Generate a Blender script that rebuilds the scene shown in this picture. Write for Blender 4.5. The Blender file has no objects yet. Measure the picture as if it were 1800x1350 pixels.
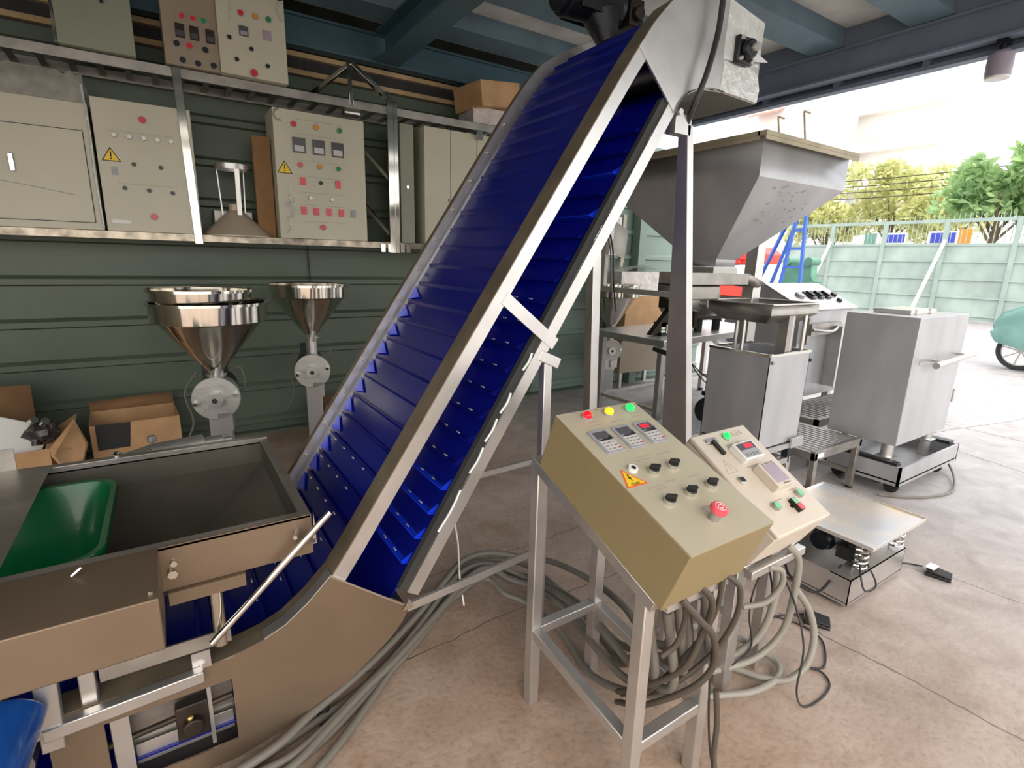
import bpy, bmesh, math, random
from mathutils import Vector as V, Matrix, noise
random.seed(7)
S = bpy.context.scene
COL = S.collection
R = math.radians
PI = math.pi

# ------------------------------------------------------------------ camera
f = 925.0
yaw, pitch, roll = R(33.3), R(13.3), R(1.52)
F = V((math.sin(yaw)*math.cos(pitch), math.cos(yaw)*math.cos(pitch), -math.sin(pitch)))
Rt = V((math.cos(yaw), -math.sin(yaw), 0)); Up = Rt.cross(F)
R2 = math.cos(roll)*Rt + math.sin(roll)*Up; U2 = -math.sin(roll)*Rt + math.cos(roll)*Up
cam = bpy.data.cameras.new('camera'); co = bpy.data.objects.new('camera', cam); COL.objects.link(co)
cam.sensor_fit = 'HORIZONTAL'; cam.sensor_width = 36.0; cam.lens = f/1800*36.0
cam.clip_start = .02; cam.clip_end = 300
co.matrix_world = Matrix(((R2.x, U2.x, -F.x, 0), (R2.y, U2.y, -F.y, 0), (R2.z, U2.z, -F.z, 1.5), (0, 0, 0, 1)))
S.camera = co

# ------------------------------------------------------------------ light
w = bpy.data.worlds.new('sky'); S.world = w; w.use_nodes = True
nt = w.node_tree; nt.nodes.clear()
out = nt.nodes.new('ShaderNodeOutputWorld'); bg = nt.nodes.new('ShaderNodeBackground')
sky = nt.nodes.new('ShaderNodeTexSky'); sky.sky_type = 'NISHITA'
sky.sun_disc = False; sky.sun_elevation = R(48); sky.sun_rotation = R(200)
sky.air_density = 1.0; sky.dust_density = 5.0; sky.ozone_density = 1.0
mixw = nt.nodes.new('ShaderNodeMixRGB'); mixw.inputs[0].default_value = .9
mixw.inputs[2].default_value = (1.0, .985, .955, 1)
nt.links.new(sky.outputs[0], mixw.inputs[1]); nt.links.new(mixw.outputs[0], bg.inputs[0])
bg.inputs[1].default_value = 1.35
nt.links.new(bg.outputs[0], out.inputs[0])
sun = bpy.data.lights.new('sun', 'SUN'); sun.energy = .5; sun.angle = R(35); sun.color = (1, .96, .88)
so = bpy.data.objects.new('sun', sun); COL.objects.link(so)
so.rotation_euler = V((-.62, -.05, -.8)).to_track_quat('-Z', 'Y').to_euler()
S.view_settings.view_transform = 'Standard'; S.view_settings.look = 'None'
S.view_settings.exposure = 0.62; S.view_settings.gamma = 1.0
S.view_settings.use_curve_mapping = False

# ------------------------------------------------------------------ materials
def srgb(r, g, b):
    def c(x):
        x /= 255.
        return x/12.92 if x <= .04045 else ((x+.055)/1.055)**2.4
    return (c(r), c(g), c(b), 1)
MAT = {}
def mat(name, col, rough=.5, metal=0., bump=0., bscale=60., var=.0, vscale=4., rvar=0., spec=.5, trans=0., emis=None, es=0., stretch=None, sss=0., coat=0., col2=None, alpha=None):
    m = bpy.data.materials.new(name); m.use_nodes = True; MAT[name] = m
    t = m.node_tree; b = t.nodes['Principled BSDF']
    b.inputs['Base Color'].default_value = col
    b.inputs['Roughness'].default_value = rough; b.inputs['Metallic'].default_value = metal
    b.inputs['Specular IOR Level'].default_value = spec
    b.inputs['Coat Weight'].default_value = coat
    if trans: b.inputs['Transmission Weight'].default_value = trans
    if alpha is not None: b.inputs['Alpha'].default_value = alpha
    if emis: b.inputs['Emission Color'].default_value = emis; b.inputs['Emission Strength'].default_value = es
    tc = t.nodes.new('ShaderNodeTexCoord'); mp = t.nodes.new('ShaderNodeMapping')
    t.links.new(tc.outputs['Object'], mp.inputs[0])
    if stretch: mp.inputs['Scale'].default_value = stretch
    if var or rvar or col2:
        n = t.nodes.new('ShaderNodeTexNoise'); n.inputs['Scale'].default_value = vscale; n.inputs['Detail'].default_value = 5
        t.links.new(mp.outputs[0], n.inputs['Vector'])
        cr = t.nodes.new('ShaderNodeValToRGB'); cr.color_ramp.elements[0].position = .35; cr.color_ramp.elements[1].position = .68
        lo = tuple(max(0, x*(1-var)) for x in col[:3])+(1,); hi = col2 or tuple(min(1, x*(1+var*.5)) for x in col[:3])+(1,)
        cr.color_ramp.elements[0].color = lo; cr.color_ramp.elements[1].color = hi
        t.links.new(n.outputs['Fac'], cr.inputs[0]); t.links.new(cr.outputs[0], b.inputs['Base Color'])
        if rvar:
            mr = t.nodes.new('ShaderNodeMapRange'); mr.inputs['To Min'].default_value = max(.02, rough-rvar); mr.inputs['To Max'].default_value = rough+rvar
            t.links.new(n.outputs['Fac'], mr.inputs[0]); t.links.new(mr.outputs[0], b.inputs['Roughness'])
    if bump:
        n2 = t.nodes.new('ShaderNodeTexNoise'); n2.inputs['Scale'].default_value = bscale; n2.inputs['Detail'].default_value = 4
        t.links.new(mp.outputs[0], n2.inputs['Vector'])
        bp = t.nodes.new('ShaderNodeBump'); bp.inputs['Strength'].default_value = bump; bp.inputs['Distance'].default_value = .01
        t.links.new(n2.outputs['Fac'], bp.inputs['Height']); t.links.new(bp.outputs[0], b.inputs['Normal'])
    return m
ST = mat('brushed_stainless', srgb(178, 178, 179), .38, .4, .06, 30, .14, 5, .08, stretch=(1, 1, .3))
STT = mat('tube_stainless', srgb(205, 202, 198), .34, .85, .03, 60, .08, 8, .06)
STD = mat('worn_stainless', srgb(165, 160, 153), .42, .85, .12, 25, .25, 6, .1)
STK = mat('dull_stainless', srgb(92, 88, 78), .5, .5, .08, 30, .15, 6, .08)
STP = mat('polished_stainless', srgb(215, 210, 200), .1, 1., 0, 60, .08, 4, .04)
STB = mat('plate_stainless', srgb(132, 114, 95), .48, .7, .05, 200, .06, 6, .04)
CHR = mat('chrome', srgb(220, 218, 210), .12, 1.)
ALU = mat('cast_aluminium', srgb(180, 178, 172), .45, .8, .15, 40, .1, 10, .08)
FILM = mat('peeling_film', srgb(205, 208, 205), .25, .2, .4, 40, .1, 20, .1)  # also colours the painted glint dashes on the belt
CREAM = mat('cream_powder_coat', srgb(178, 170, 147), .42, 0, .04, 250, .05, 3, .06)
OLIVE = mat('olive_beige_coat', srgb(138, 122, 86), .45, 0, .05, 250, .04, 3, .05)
PINKC = mat('pale_grey_coat', srgb(204, 192, 176), .42, 0, .04, 250, .05, 3, .06)
CABW = mat('cabinet_white', srgb(192, 187, 166), .38, 0, .03, 120, .07, 2, .06)
CABG = mat('cabinet_green_grey', srgb(135, 140, 120), .45, 0, .03, 120, .1, 3, .06)
CABB = mat('cabinet_beige', srgb(150, 135, 115), .45, 0, .03, 120, .1, 3, .06)
PLAST = mat('plastic_wrap', srgb(190, 185, 175), .18, 0, .9, 18, .2, 12, .08, alpha=.55)
WRAP = mat('wrapped_carton', srgb(205, 195, 190), .25, .1, .8, 22, .2, 9, .1)
CARD = mat('cardboard', srgb(190, 150, 108), .85, 0, .1, 60, .15, 6)
CARDD = mat('cardboard_dark', srgb(140, 105, 70), .9, 0, .1, 60, .15, 6)
BLACK = mat('black_plastic', srgb(28, 28, 30), .35)
BLKR = mat('black_rubber', srgb(32, 32, 33), .7)
BLKM = mat('black_paint_metal', srgb(30, 32, 38), .4, .3, .2, 40, .3, 12, .1)
GREASE = mat('greasy_iron', srgb(58, 50, 42), .5, .6, .3, 30, .4, 12, .1)
RED = mat('red_plastic', srgb(205, 40, 45), .35, coat=.3)
PINK = mat('faded_red_plastic', srgb(222, 84, 96), .4)
REDP = mat('red_paint', srgb(222, 60, 45), .45, 0, .1, 20, .15, 4)
YEL = mat('sticker_yellow', srgb(235, 195, 40), .45)
ORG = mat('sticker_orange', srgb(225, 95, 45), .45)
AMB = mat('amber_plastic', srgb(210, 140, 50), .35)
GRN = mat('green_plastic', srgb(40, 130, 70), .35)
GRNP = mat('pale_green_plastic', srgb(125, 195, 150), .4)
WHITE = mat('white_plastic', srgb(228, 226, 220), .4)
INK = mat('grey_ink', srgb(120, 112, 100), .6)
INKL = mat('pale_ink', srgb(168, 158, 140), .6)
INKD = mat('dark_ink', srgb(30, 30, 30), .6)
LRED = mat('lamp_red', srgb(255, 10, 20), .3, emis=(1, .005, .012, 1), es=1.1)
LYEL = mat('lamp_amber', srgb(255, 190, 10), .3, emis=(1, .38, .01, 1), es=1.3)
LGRN = mat('lamp_green', srgb(20, 255, 70), .3, emis=(.01, 1, .1, 1), es=1.0)
SEG = mat('red_display', srgb(210, 30, 50), .3, emis=(.8, .01, .03, 1), es=.6)
LCD = mat('dark_display', srgb(85, 82, 88), .2)
PURP = mat('lilac_display', srgb(165, 150, 160), .25, rvar=.05, var=.1, vscale=12)
METER = mat('meter_grey', srgb(150, 152, 156), .4)
KEYP = mat('meter_keypad', srgb(196, 192, 188), .45)
HOSE = mat('grey_conduit', srgb(108, 103, 94), .5, 0, 0)
HOSEL = mat('pale_conduit', srgb(134, 130, 120), .5)
CABD = mat('dark_brown_cable', srgb(72, 64, 54), .5)
CABK = mat('black_cable', srgb(34, 33, 34), .5)
NYL = mat('white_nylon', srgb(232, 228, 225), .4)
BLUM = mat('motor_blue', srgb(20, 75, 150), .28, .2, .1, 25, .25, 8, .08, coat=.3)
BLUL = mat('ladder_blue', srgb(45, 90, 175), .45)
TEAL = mat('teal_beam_paint', srgb(62, 92, 104), .5, 0, .08, 14, .16, 3, .1)
TEALD = mat('dark_joist_paint', srgb(98, 120, 132), .55, 0, .08, 14, .2, 3, .1)
DECK = mat('ceiling_board', srgb(196, 193, 184), .8, 0, .1, 10, .25, 2, col2=srgb(224, 222, 214))
BATT = mat('tan_batten', srgb(185, 160, 120), .8, 0, .1, 20, .25, 4)
DARK = mat('dark_plank', srgb(52, 52, 50), .8, 0, .1, 20, .3, 4)
GWALL = mat('green_sheet_metal', srgb(84, 96, 80), .42, .0, .06, 6, .2, 1.2, .08)
GWALL2 = mat('daylit_green_sheet_metal', srgb(124, 144, 132), .45, .0, .06, 6, .2, 1.2, .08)  # wall green lightened: daylight near the yard put into the colour
GATEM = mat('pale_green_gate', srgb(156, 172, 163), .55, 0, .1, 8, .22, 1.5, .1)
GATEF = mat('gate_frame_green', srgb(148, 166, 157), .5, 0, .05, 8, .12, 2, .1)
DUST = mat('dusty_steel', srgb(118, 106, 88), .5, .35, .1, 30, .25, 8)
TAN = mat('tan_rim_dust', srgb(168, 158, 134), .6, .3, .1, 30, .2, 8)
GBEAM = mat('hazed_beam_paint', srgb(116, 126, 142), .5, 0, .08, 14, .12, 3, .1)  # beam paint greyed and lightened: haze put into the colour
PLAIN = mat('plain_wall', srgb(150, 140, 122), .85, 0, .1, 4, .2, 1)
GMACH = mat('grey_green_machine', srgb(80, 130, 108), .5, 0, .1, 10, .2, 4)
BIKEC = mat('green_bike_cover', srgb(110, 150, 138), .7, 0, .5, 6, .2, 4)
TYRE = mat('tyre', srgb(52, 50, 50), .8)
BLDG = mat('pale_building', srgb(235, 232, 225), .9, 0, .05, 2, .06, .2)
BRICK = mat('red_roof_tiles', srgb(205, 150, 135), .8, 0, .3, 8, .2, 3)
GLASST = mat('teal_glass', srgb(205, 220, 218), .3)
BARK = mat('bark', srgb(110, 95, 75), .9, 0, .4, 12, .3, 5)
PAPER = mat('paper', srgb(232, 232, 226), .8)
PLATE = mat('scale_top_plate', srgb(222, 226, 230), .26, .6, .1, 8, .1, 3, .1, col2=srgb(240, 222, 196))
PANEL = mat('blue_sign', srgb(60, 70, 180), .6)
COVER = mat('lamp_shell', srgb(160, 152, 165), .5)

def leafmat(name, c1, c2):
    m = mat(name, c1, .5, 0, var=.35, vscale=1.2, col2=c2)
    t = m.node_tree; b = t.nodes['Principled BSDF']; o = t.nodes['Material Output']
    tr = t.nodes.new('ShaderNodeBsdfTranslucent'); tr.inputs[0].default_value = c2
    mx = t.nodes.new('ShaderNodeMixShader'); mx.inputs[0].default_value = .35
    t.links.new(b.outputs[0], mx.inputs[1]); t.links.new(tr.outputs[0], mx.inputs[2]); t.links.new(mx.outputs[0], o.inputs[0])
    return m
LEAFY = leafmat('yellow_green_leaves', srgb(190, 198, 125), srgb(222, 222, 160))
LEAFG = leafmat('green_leaves', srgb(115, 158, 100), srgb(178, 208, 145))

def beltmat():
    m = mat('blue_belt', srgb(17, 29, 122), .22, 0, .05, 60, .15, 3, .06)
    t = m.node_tree; b = t.nodes['Principled BSDF']; o = t.nodes['Material Output']
    tr = t.nodes.new('ShaderNodeBsdfTranslucent'); tr.inputs[0].default_value = srgb(4, 34, 255)
    mx = t.nodes.new('ShaderNodeMixShader'); mx.inputs[0].default_value = .3
    t.links.new(b.outputs[0], mx.inputs[1]); t.links.new(tr.outputs[0], mx.inputs[2]); t.links.new(mx.outputs[0], o.inputs[0])
    return m
BELT = beltmat()
BELTB = mat('backlit_belt_blue', srgb(20, 60, 225), .35)  # lighter copy of the belt blue, backlight put into the colour
def tubmat():
    m = mat('green_tub_plastic', srgb(12, 98, 56), .25, 0, coat=.2)
    t = m.node_tree; b = t.nodes['Principled BSDF']; o = t.nodes['Material Output']
    tr = t.nodes.new('ShaderNodeBsdfTranslucent'); tr.inputs[0].default_value = srgb(0, 120, 60)
    mx = t.nodes.new('ShaderNodeMixShader'); mx.inputs[0].default_value = .3
    t.links.new(b.outputs[0], mx.inputs[1]); t.links.new(tr.outputs[0], mx.inputs[2]); t.links.new(mx.outputs[0], o.inputs[0])
    return m
TUB = tubmat()

def floormat():
    m = bpy.data.materials.new('stained_concrete'); m.use_nodes = True
    t = m.node_tree; b = t.nodes['Principled BSDF']; N = t.nodes.new; Lk = t.links.new
    tc = N('ShaderNodeTexCoord')
    def noise_(scale, det, dist=0):
        n = N('ShaderNodeTexNoise'); n.inputs['Scale'].default_value = scale; n.inputs['Detail'].default_value = det; n.inputs['Distortion'].default_value = dist
        Lk(tc.outputs['Object'], n.inputs['Vector']); return n
    def ramp(src, p0, c0, p1, c1):
        r = N('ShaderNodeValToRGB'); r.color_ramp.elements[0].position = p0; r.color_ramp.elements[0].color = c0
        r.color_ramp.elements[1].position = p1; r.color_ramp.elements[1].color = c1; Lk(src, r.inputs[0]); return r
    def mul(a, bb, fac=1, mode='MULTIPLY'):
        x = N('ShaderNodeMixRGB'); x.blend_type = mode; x.inputs[0].default_value = fac; Lk(a, x.inputs[1]); Lk(bb, x.inputs[2]); return x
    def mth(op, a, bv=None, cl=False):
        x = N('ShaderNodeMath'); x.operation = op; x.use_clamp = cl
        if isinstance(a, (int, float)): x.inputs[0].default_value = a
        else: Lk(a, x.inputs[0])
        if bv is not None:
            if isinstance(bv, (int, float)): x.inputs[1].default_value = bv
            else: Lk(bv, x.inputs[1])
        return x.outputs[0]
    n1 = noise_(1.1, 6, .4); base = ramp(n1.outputs['Fac'], .32, srgb(158, 136, 118), .68, srgb(190, 172, 157))
    n2 = noise_(5, 8, .8); st = ramp(n2.outputs['Fac'], .3, (.72, .66, .58, 1), .62, (1, 1, 1, 1))
    c = mul(base.outputs[0], st.outputs[0], .8)
    n3 = noise_(45, 6); sp = ramp(n3.outputs['Fac'], .3, (.7, .68, .65, 1), .5, (1, 1, 1, 1)); c = mul(c.outputs[0], sp.outputs[0], .7)
    # floor colour blends from tan to paler grey towards the yard
    sep = N('ShaderNodeSeparateXYZ'); Lk(tc.outputs['Object'], sep.inputs[0])
    yr = N('ShaderNodeMapRange'); yr.inputs['From Min'].default_value = 1.3; yr.inputs['From Max'].default_value = 4.2; Lk(sep.outputs['X'], yr.inputs[0])
    g = ramp(n2.outputs['Fac'], .3, srgb(152, 148, 147), .7, srgb(176, 172, 172))
    x = N('ShaderNodeMixRGB'); Lk(yr.outputs[0], x.inputs[0]); Lk(c.outputs[0], x.inputs[1]); Lk(g.outputs[0], x.inputs[2])
    # cracks and joints
    wob = noise_(2.2, 5); wv = mth('MULTIPLY', mth('SUBTRACT', wob.outputs['Fac'], .5), .09)
    fine = noise_(14, 3); fv = mth('MULTIPLY', mth('SUBTRACT', fine.outputs['Fac'], .5), .03)
    wsum = mth('ADD', wv, fv)
    total = None
    def line(a, bb, cc, wd, clampax=None, lo=0, hi=0):
        nonlocal total
        L = math.hypot(a, bb); a /= L; bb /= L; cc /= L
        d = mth('ADD', mth('MULTIPLY', sep.outputs['X'], a), mth('MULTIPLY', sep.outputs['Y'], bb))
        d = mth('ABSOLUTE', mth('ADD', mth('SUBTRACT', d, cc), wsum))
        r = N('ShaderNodeMapRange'); r.inputs['From Min'].default_value = wd*.4; r.inputs['From Max'].default_value = wd; r.inputs['To Min'].default_value = 1; r.inputs['To Max'].default_value = 0
        Lk(d, r.inputs[0]); o = r.outputs[0]
        if clampax:
            o = mth('MULTIPLY', o, mth('GREATER_THAN', sep.outputs[clampax], lo)); o = mth('MULTIPLY', o, mth('LESS_THAN', sep.outputs[clampax], hi))
        total = o if total is None else mth('MAXIMUM', total, o)
    line(1, .1, 2.25, .006, 'Y', -3, 1.05)          # crack running away from the pedal
    line(1, 0, 6.45, .012); line(1, -.35, 5.05, .010, 'Y', -5, 3); line(0, 1, 1.65, .004, 'X', .2, 2.6)
    line(0, 1, 2.1, .004, 'X', .5, 3.4); line(1, .2, 3.3, .004, 'Y', -1, 2.2); line(.2, 1, 3.0, .008, 'X', 3, 20); line(1, 0, 10.5, .012)
    line(.25, 1, .9, .005, 'X', 3.0, 9)
    dk = N('ShaderNodeMixRGB'); dk.inputs[2].default_value = srgb(88, 78, 70); Lk(mth('MULTIPLY', total, .75), dk.inputs[0]); Lk(x.outputs[0], dk.inputs[1])
    Lk(dk.outputs[0], b.inputs['Base Color'])
    b.inputs['Roughness'].default_value = .62; b.inputs['Specular IOR Level'].default_value = .35
    h = mth('SUBTRACT', mth('ADD', n3.outputs['Fac'], n2.outputs['Fac']), mth('MULTIPLY', total, 1.5))
    bp = N('ShaderNodeBump'); bp.inputs['Strength'].default_value = .25; bp.inputs['Distance'].default_value = .012
    Lk(h, bp.inputs['Height']); Lk(bp.outputs[0], b.inputs['Normal'])
    return m
FLOOR = floormat()

# ------------------------------------------------------------------ mesh tools
def org(p):
    o = V((0, 0, 0))
    while p is not None: o += p.location; p = p.parent
    return o
class MB:
    def __init__(s): s.v = []; s.f = []; s.m = []; s.i = 0
    def add(s, vs, fs, M=None):
        k = len(s.v)
        for p in vs:
            p = V(p); s.v.append(M @ p if M else p)
        for q in fs: s.f.append([k+a for a in q]); s.m.append(s.i)
        return s
    def box(s, x0, x1, y0, y1, z0, z1, M=None):
        vs = [(x, y, z) for x in (x0, x1) for y in (y0, y1) for z in (z0, z1)]
        return s.add(vs, [(0, 1, 3, 2), (4, 6, 7, 5), (0, 4, 5, 1), (2, 3, 7, 6), (0, 2, 6, 4), (1, 5, 7, 3)], M)
    def hull8(s, a, b, M=None):   # a, b: two quads (4 points each), same winding
        vs = list(a)+list(b)
        return s.add(vs, [(3, 2, 1, 0), (4, 5, 6, 7), (0, 1, 5, 4), (1, 2, 6, 5), (2, 3, 7, 6), (3, 0, 4, 7)], M)
    def bar(s, p, q, a, b=None, up=(0, 0, 1), M=None):  # rectangular bar
        p = V(p); q = V(q); b = b or a; d = (q-p).normalized(); u = V(up)
        if abs(d.dot(u)) > .97: u = V((0, 1, 0))
        x = d.cross(u).normalized(); y = x.cross(d)
        qd = lambda c: [c-x*a/2-y*b/2, c+x*a/2-y*b/2, c+x*a/2+y*b/2, c-x*a/2+y*b/2]
        return s.hull8(qd(p), qd(q), M)
    def cyl(s, p, q, r, n=20, r2=None, M=None, cap=True):
        p = V(p); q = V(q); r2 = r if r2 is None else r2; d = (q-p).normalized()
        u = V((0, 0, 1)) if abs(d.z) < .9 else V((1, 0, 0)); x = d.cross(u).normalized(); y = d.cross(x)
        vs = [c+(x*math.cos(2*PI*i/n)+y*math.sin(2*PI*i/n))*rr for c, rr in ((p, r), (q, r2)) for i in range(n)]
        fs = [(i, (i+1) % n, n+(i+1) % n, n+i) for i in range(n)]
        if cap: fs += [tuple(range(n))[::-1], tuple(range(n, 2*n))]
        return s.add(vs, fs, M)
    def tube(s, pts, r, n=10, sub=6, M=None):
        P = [V(p) for p in pts]; Q = []
        if sub > 1 and len(P) > 2:
            E = [P[0]*2-P[1]]+P+[P[-1]*2-P[-2]]
            for i in range(1, len(E)-2):
                a, b, c, d = E[i-1:i+3]
                for k in range(sub):
                    t = k/sub; Q.append(.5*((2*b)+(c-a)*t+(2*a-5*b+4*c-d)*t*t+(3*b-a-3*c+d)*t**3))
            Q.append(P[-1])
        else: Q = P
        vs = []; x = None
        for i, q in enumerate(Q):
            d = (Q[min(i+1, len(Q)-1)]-Q[max(i-1, 0)]).normalized()
            if x is None:
                u = V((0, 0, 1)) if abs(d.z) < .9 else V((1, 0, 0)); x = d.cross(u).normalized()
            else: x = (x-d*x.dot(d)).normalized()
            y = d.cross(x)
            vs += [q+(x*math.cos(2*PI*k/n)+y*math.sin(2*PI*k/n))*r for k in range(n)]
        L = len(Q); fs = [(i*n+k, i*n+(k+1) % n, (i+1)*n+(k+1) % n, (i+1)*n+k) for i in range(L-1) for k in range(n)]
        fs += [tuple(range(n))[::-1], tuple(range((L-1)*n, L*n))]
        return s.add(vs, fs, M)
    def prism(s, poly, ax, a, b, M=None):  # poly in the two other axes
        def mk(p, c):
            return (c, p[0], p[1]) if ax == 'x' else (p[0], c, p[1]) if ax == 'y' else (p[0], p[1], c)
        n = len(poly); vs = [mk(p, a) for p in poly]+[mk(p, b) for p in poly]
        return s.add(vs, [tuple(range(n))[::-1], tuple(range(n, 2*n))]+[(i, (i+1) % n, n+(i+1) % n, n+i) for i in range(n)], M)
    def strip(s, path, w0, w1, th, side=1):  # sheet following an XZ path, extruded in y w0..w1, thickness along the normal
        P = [V((p[0], 0, p[1])) for p in path]; N = []
        for i in range(len(P)):
            d = (P[min(i+1, len(P)-1)]-P[max(i-1, 0)]).normalized(); N.append(V((d.z, 0, -d.x))*side)
        vs = []
        for p, nn in zip(P, N):
            q = p+nn*th
            vs += [(p.x, w0, p.z), (p.x, w1, p.z), (q.x, w1, q.z), (q.x, w0, q.z)]
        fs = [(3, 2, 1, 0)]
        for i in range(len(P)-1):
            k = 4*i
            fs += [(k, k+1, k+5, k+4), (k+1, k+2, k+6, k+5), (k+2, k+3, k+7, k+6), (k+3, k, k+4, k+7)]
        k = 4*(len(P)-1); fs.append((k, k+1, k+2, k+3))
        return s.add(vs, fs)
    def lathe(s, prof, c=(0, 0, 0), n=40, M=None):  # profile (r, z), open or closed
        vs = []
        for r, z in prof: vs += [(c[0]+r*math.cos(2*PI*i/n), c[1]+r*math.sin(2*PI*i/n), c[2]+z) for i in range(n)]
        fs = [(j*n+i, j*n+(i+1) % n, (j+1)*n+(i+1) % n, (j+1)*n+i) for j in range(len(prof)-1) for i in range(n)]
        return s.add(vs, fs, M)
    def ball(s, c, r, n=14, sz=1, M=None):
        pr = [(max(1e-4, r*math.sin(PI*k/8)), r*sz*math.cos(PI*k/8)) for k in range(9)]
        return s.lathe(pr[::-1], c, n, M)
    def build(s, name, mats, parent=None, bev=0, label=None):
        o0 = org(parent) if parent else V((0, 0, 0))
        me = bpy.data.meshes.new(name)
        me.from_pydata([tuple(p-o0) for p in s.v], [], s.f)
        for m in (mats if isinstance(mats, (list, tuple)) else [mats]): me.materials.append(m)
        me.polygons.foreach_set('material_index', s.m)
        bm = bmesh.new(); bm.from_mesh(me); bmesh.ops.recalc_face_normals(bm, faces=bm.faces); bm.to_mesh(me); bm.free()
        me.shade_smooth(); me.set_sharp_from_angle(angle=R(38)); me.update()
        o = bpy.data.objects.new(name, me); COL.objects.link(o)
        if parent: o.parent = parent
        if bev:
            b = o.modifiers.new('bevel', 'BEVEL'); b.width = bev; b.segments = 2; b.limit_method = 'ANGLE'; b.angle_limit = R(40)
        if label: o['label'] = label
        return o
def tag(o, label, cat, group=None, kind=None):
    o['label'] = label; o['category'] = cat
    if group: o['group'] = group
    if kind: o['kind'] = kind
    return o
def thing(name, loc, label, cat, group=None):
    o = bpy.data.objects.new(name, None); COL.objects.link(o); o.location = loc; o.empty_display_size = .1
    return tag(o, label, cat, group)
def struct(name, b, m, bev=0):
    o = b.build(name, m, None, bev); o['kind'] = 'structure'; return o
def copy_tree(o, parent=None):
    c = o.copy(); COL.objects.link(c); c.parent = parent
    for ch in list(o.children): copy_tree(ch, c)
    return c

# ================================================================== THE SETTING
b = MB(); b.add([(-6, -9, 0), (70, -9, 0), (70, 60, 0), (-6, 60, 0)], [(0, 1, 2, 3)]); struct('floor', b, FLOOR)
# back wall of ribbed green sheets
WY = 4.8
prof = [(WY, 0)]
z = .07
while z < 2.85:
    prof += [(WY, z), (WY-.028, z+.012), (WY-.028, z+.05), (WY, z+.075)]
    z += .2925
prof += [(WY, 2.86), (WY+.06, 2.86), (WY+.06, 0)]
b = MB(); b.prism(prof, 'x', -3.2, 3.4); struct('wall_back', b, GWALL)
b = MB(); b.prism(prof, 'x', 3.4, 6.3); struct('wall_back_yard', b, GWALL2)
b = MB(); b.box(-3.2, 4.9, 4.82, 4.88, 2.86, 3.45); struct('wall_upper', b, DARK)
for k, zz in enumerate((2.875, 3.0)):
    b = MB(); b.box(-3.2, 4.9, 4.78, 4.82, zz, zz+.035); struct('trim_%d' % (k+1), b, BATT)
b = MB(); b.box(-3.3, -3.2, 1.2, 4.9, 0, 3.45); struct('wall_left', b, PLAIN)
b = MB(); b.box(-3.3, 5.02, -1.5, 4.9, 3.4, 3.45); struct('ceiling', b, DECK)
jy = (4.3, 3.52, 2.72, 1.98, 1.3, .6, -.1, -.8)
for k, y in enumerate(jy):
    b = MB(); b.box(-3.2, 4.86, y-.12, y+.12, 3.26, 3.4); b.box(-3.2, 4.86, y-.14, y+.14, 3.255, 3.265)
    o = struct('ceiling_joist', b, TEALD)
def ibeam(name, p, q, h=.22, wd=.16, m=None, ax='x'):
    b = MB(); up = (0, 0, 1); p = V(p); q = V(q); dz = V((0, 0, 1))
    b.bar(p+dz*h/2, q+dz*h/2, .03, h-.02, up)
    b.bar(p+dz*.008, q+dz*.008, wd, .016, up); b.bar(p+dz*(h-.008), q+dz*(h-.008), wd, .016, up)
    return struct(name, b, m or TEAL)
ibeam('ceiling_beam_back', (-3.2, 4.68, 3.03), (4.85, 4.68, 3.03), .22, .1)
ibeam('ceiling_beam_cross', (1.72, 4.6, 3.03), (1.72, -1.5, 3.03), .22, .2)
ibeam('ceiling_beam_front', (4.9, 4.8, 3.03), (4.9, -1.5, 3.03), .22, .12, GBEAM)
ibeam('ceiling_beam_near', (-3.2, -1.45, 3.03), (4.85, -1.45, 3.03), .22, .12)
b = MB()
b.box(4.97, 5.06, -1.5, 4.9, 2.965, 2.995); b.box(4.97, 5.06, -1.5, 4.9, 3.05, 3.08)
for k in range(9): b.box(4.98, 5.05, 4.6-k*.65, 4.65-k*.65, 2.99, 3.06)
b.box(5.05, 5.065, -1.5, 4.9, 2.97, 3.4)
struct('trim_3', b, GBEAM)
b = MB(); b.box(4.87, 4.93, -1.5, 4.8, 3.25, 3.4); struct('trim_4', b, GBEAM)
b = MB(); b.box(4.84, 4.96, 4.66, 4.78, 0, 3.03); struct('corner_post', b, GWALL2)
# low green strip along the foot of the back wall
b = MB(); b.box(-3.2, 6.3, 4.72, 4.8, 0, .02); struct('baseboard_back', b, GWALL)

# ------------------------------------------------------------------ yard gate wall
GX = 20.
def gate_section(y0, y1, label):
    g = thing('yard_gate', (GX, y0, 0), label, 'gate', 'sections of the pale green yard gate')
    b = MB(); b.box(GX, GX+.03, y0, y1, .08, 2.26)
    for zz in (.2, .72, 1.24, 1.76): b.box(GX-.04, GX+.01, y0, y1, zz, zz+.05)
    b.build('sheet', GATEM, g)
    b = MB(); b.box(GX-.05, GX+.05, y0-.06, y0+.06, 0, 3.02); b.build('post', GATEF, g)
    b = MB(); b.box(GX-.03, GX+.03, y0, y1, 2.92, 3.02); b.box(GX-.03, GX+.03, y0, y1, 2.24, 2.31); b.build('rail', GATEF, g)
    n = 13; dy = (y1-y0)/n
    for k in range(1, n):
        y = y0+dy*k
        b = MB(); b.cyl((GX, y, 2.3), (GX, y, 2.94), .011, 6); b.build('picket', GATEF, g)
        b = MB(); b.cyl((GX, y, 3.0), (GX, y, 3.2), .012, 6, .003); b.build('spike', GATEF, g)
    return g
ys = [-1.5+1.65*k for k in range(9)]
names = {3: 'last one at the right picture edge', 4: 'under the large leafed tree, right of the right prop', 5: 'just left of the right white prop', 6: 'just right of the left white prop', 7: 'leftmost, beside the blue ladder'}
for k in range(3, 8):
    gate_section(ys[k], ys[k+1], 'pale green gate section with pickets, '+names[k])
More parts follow.
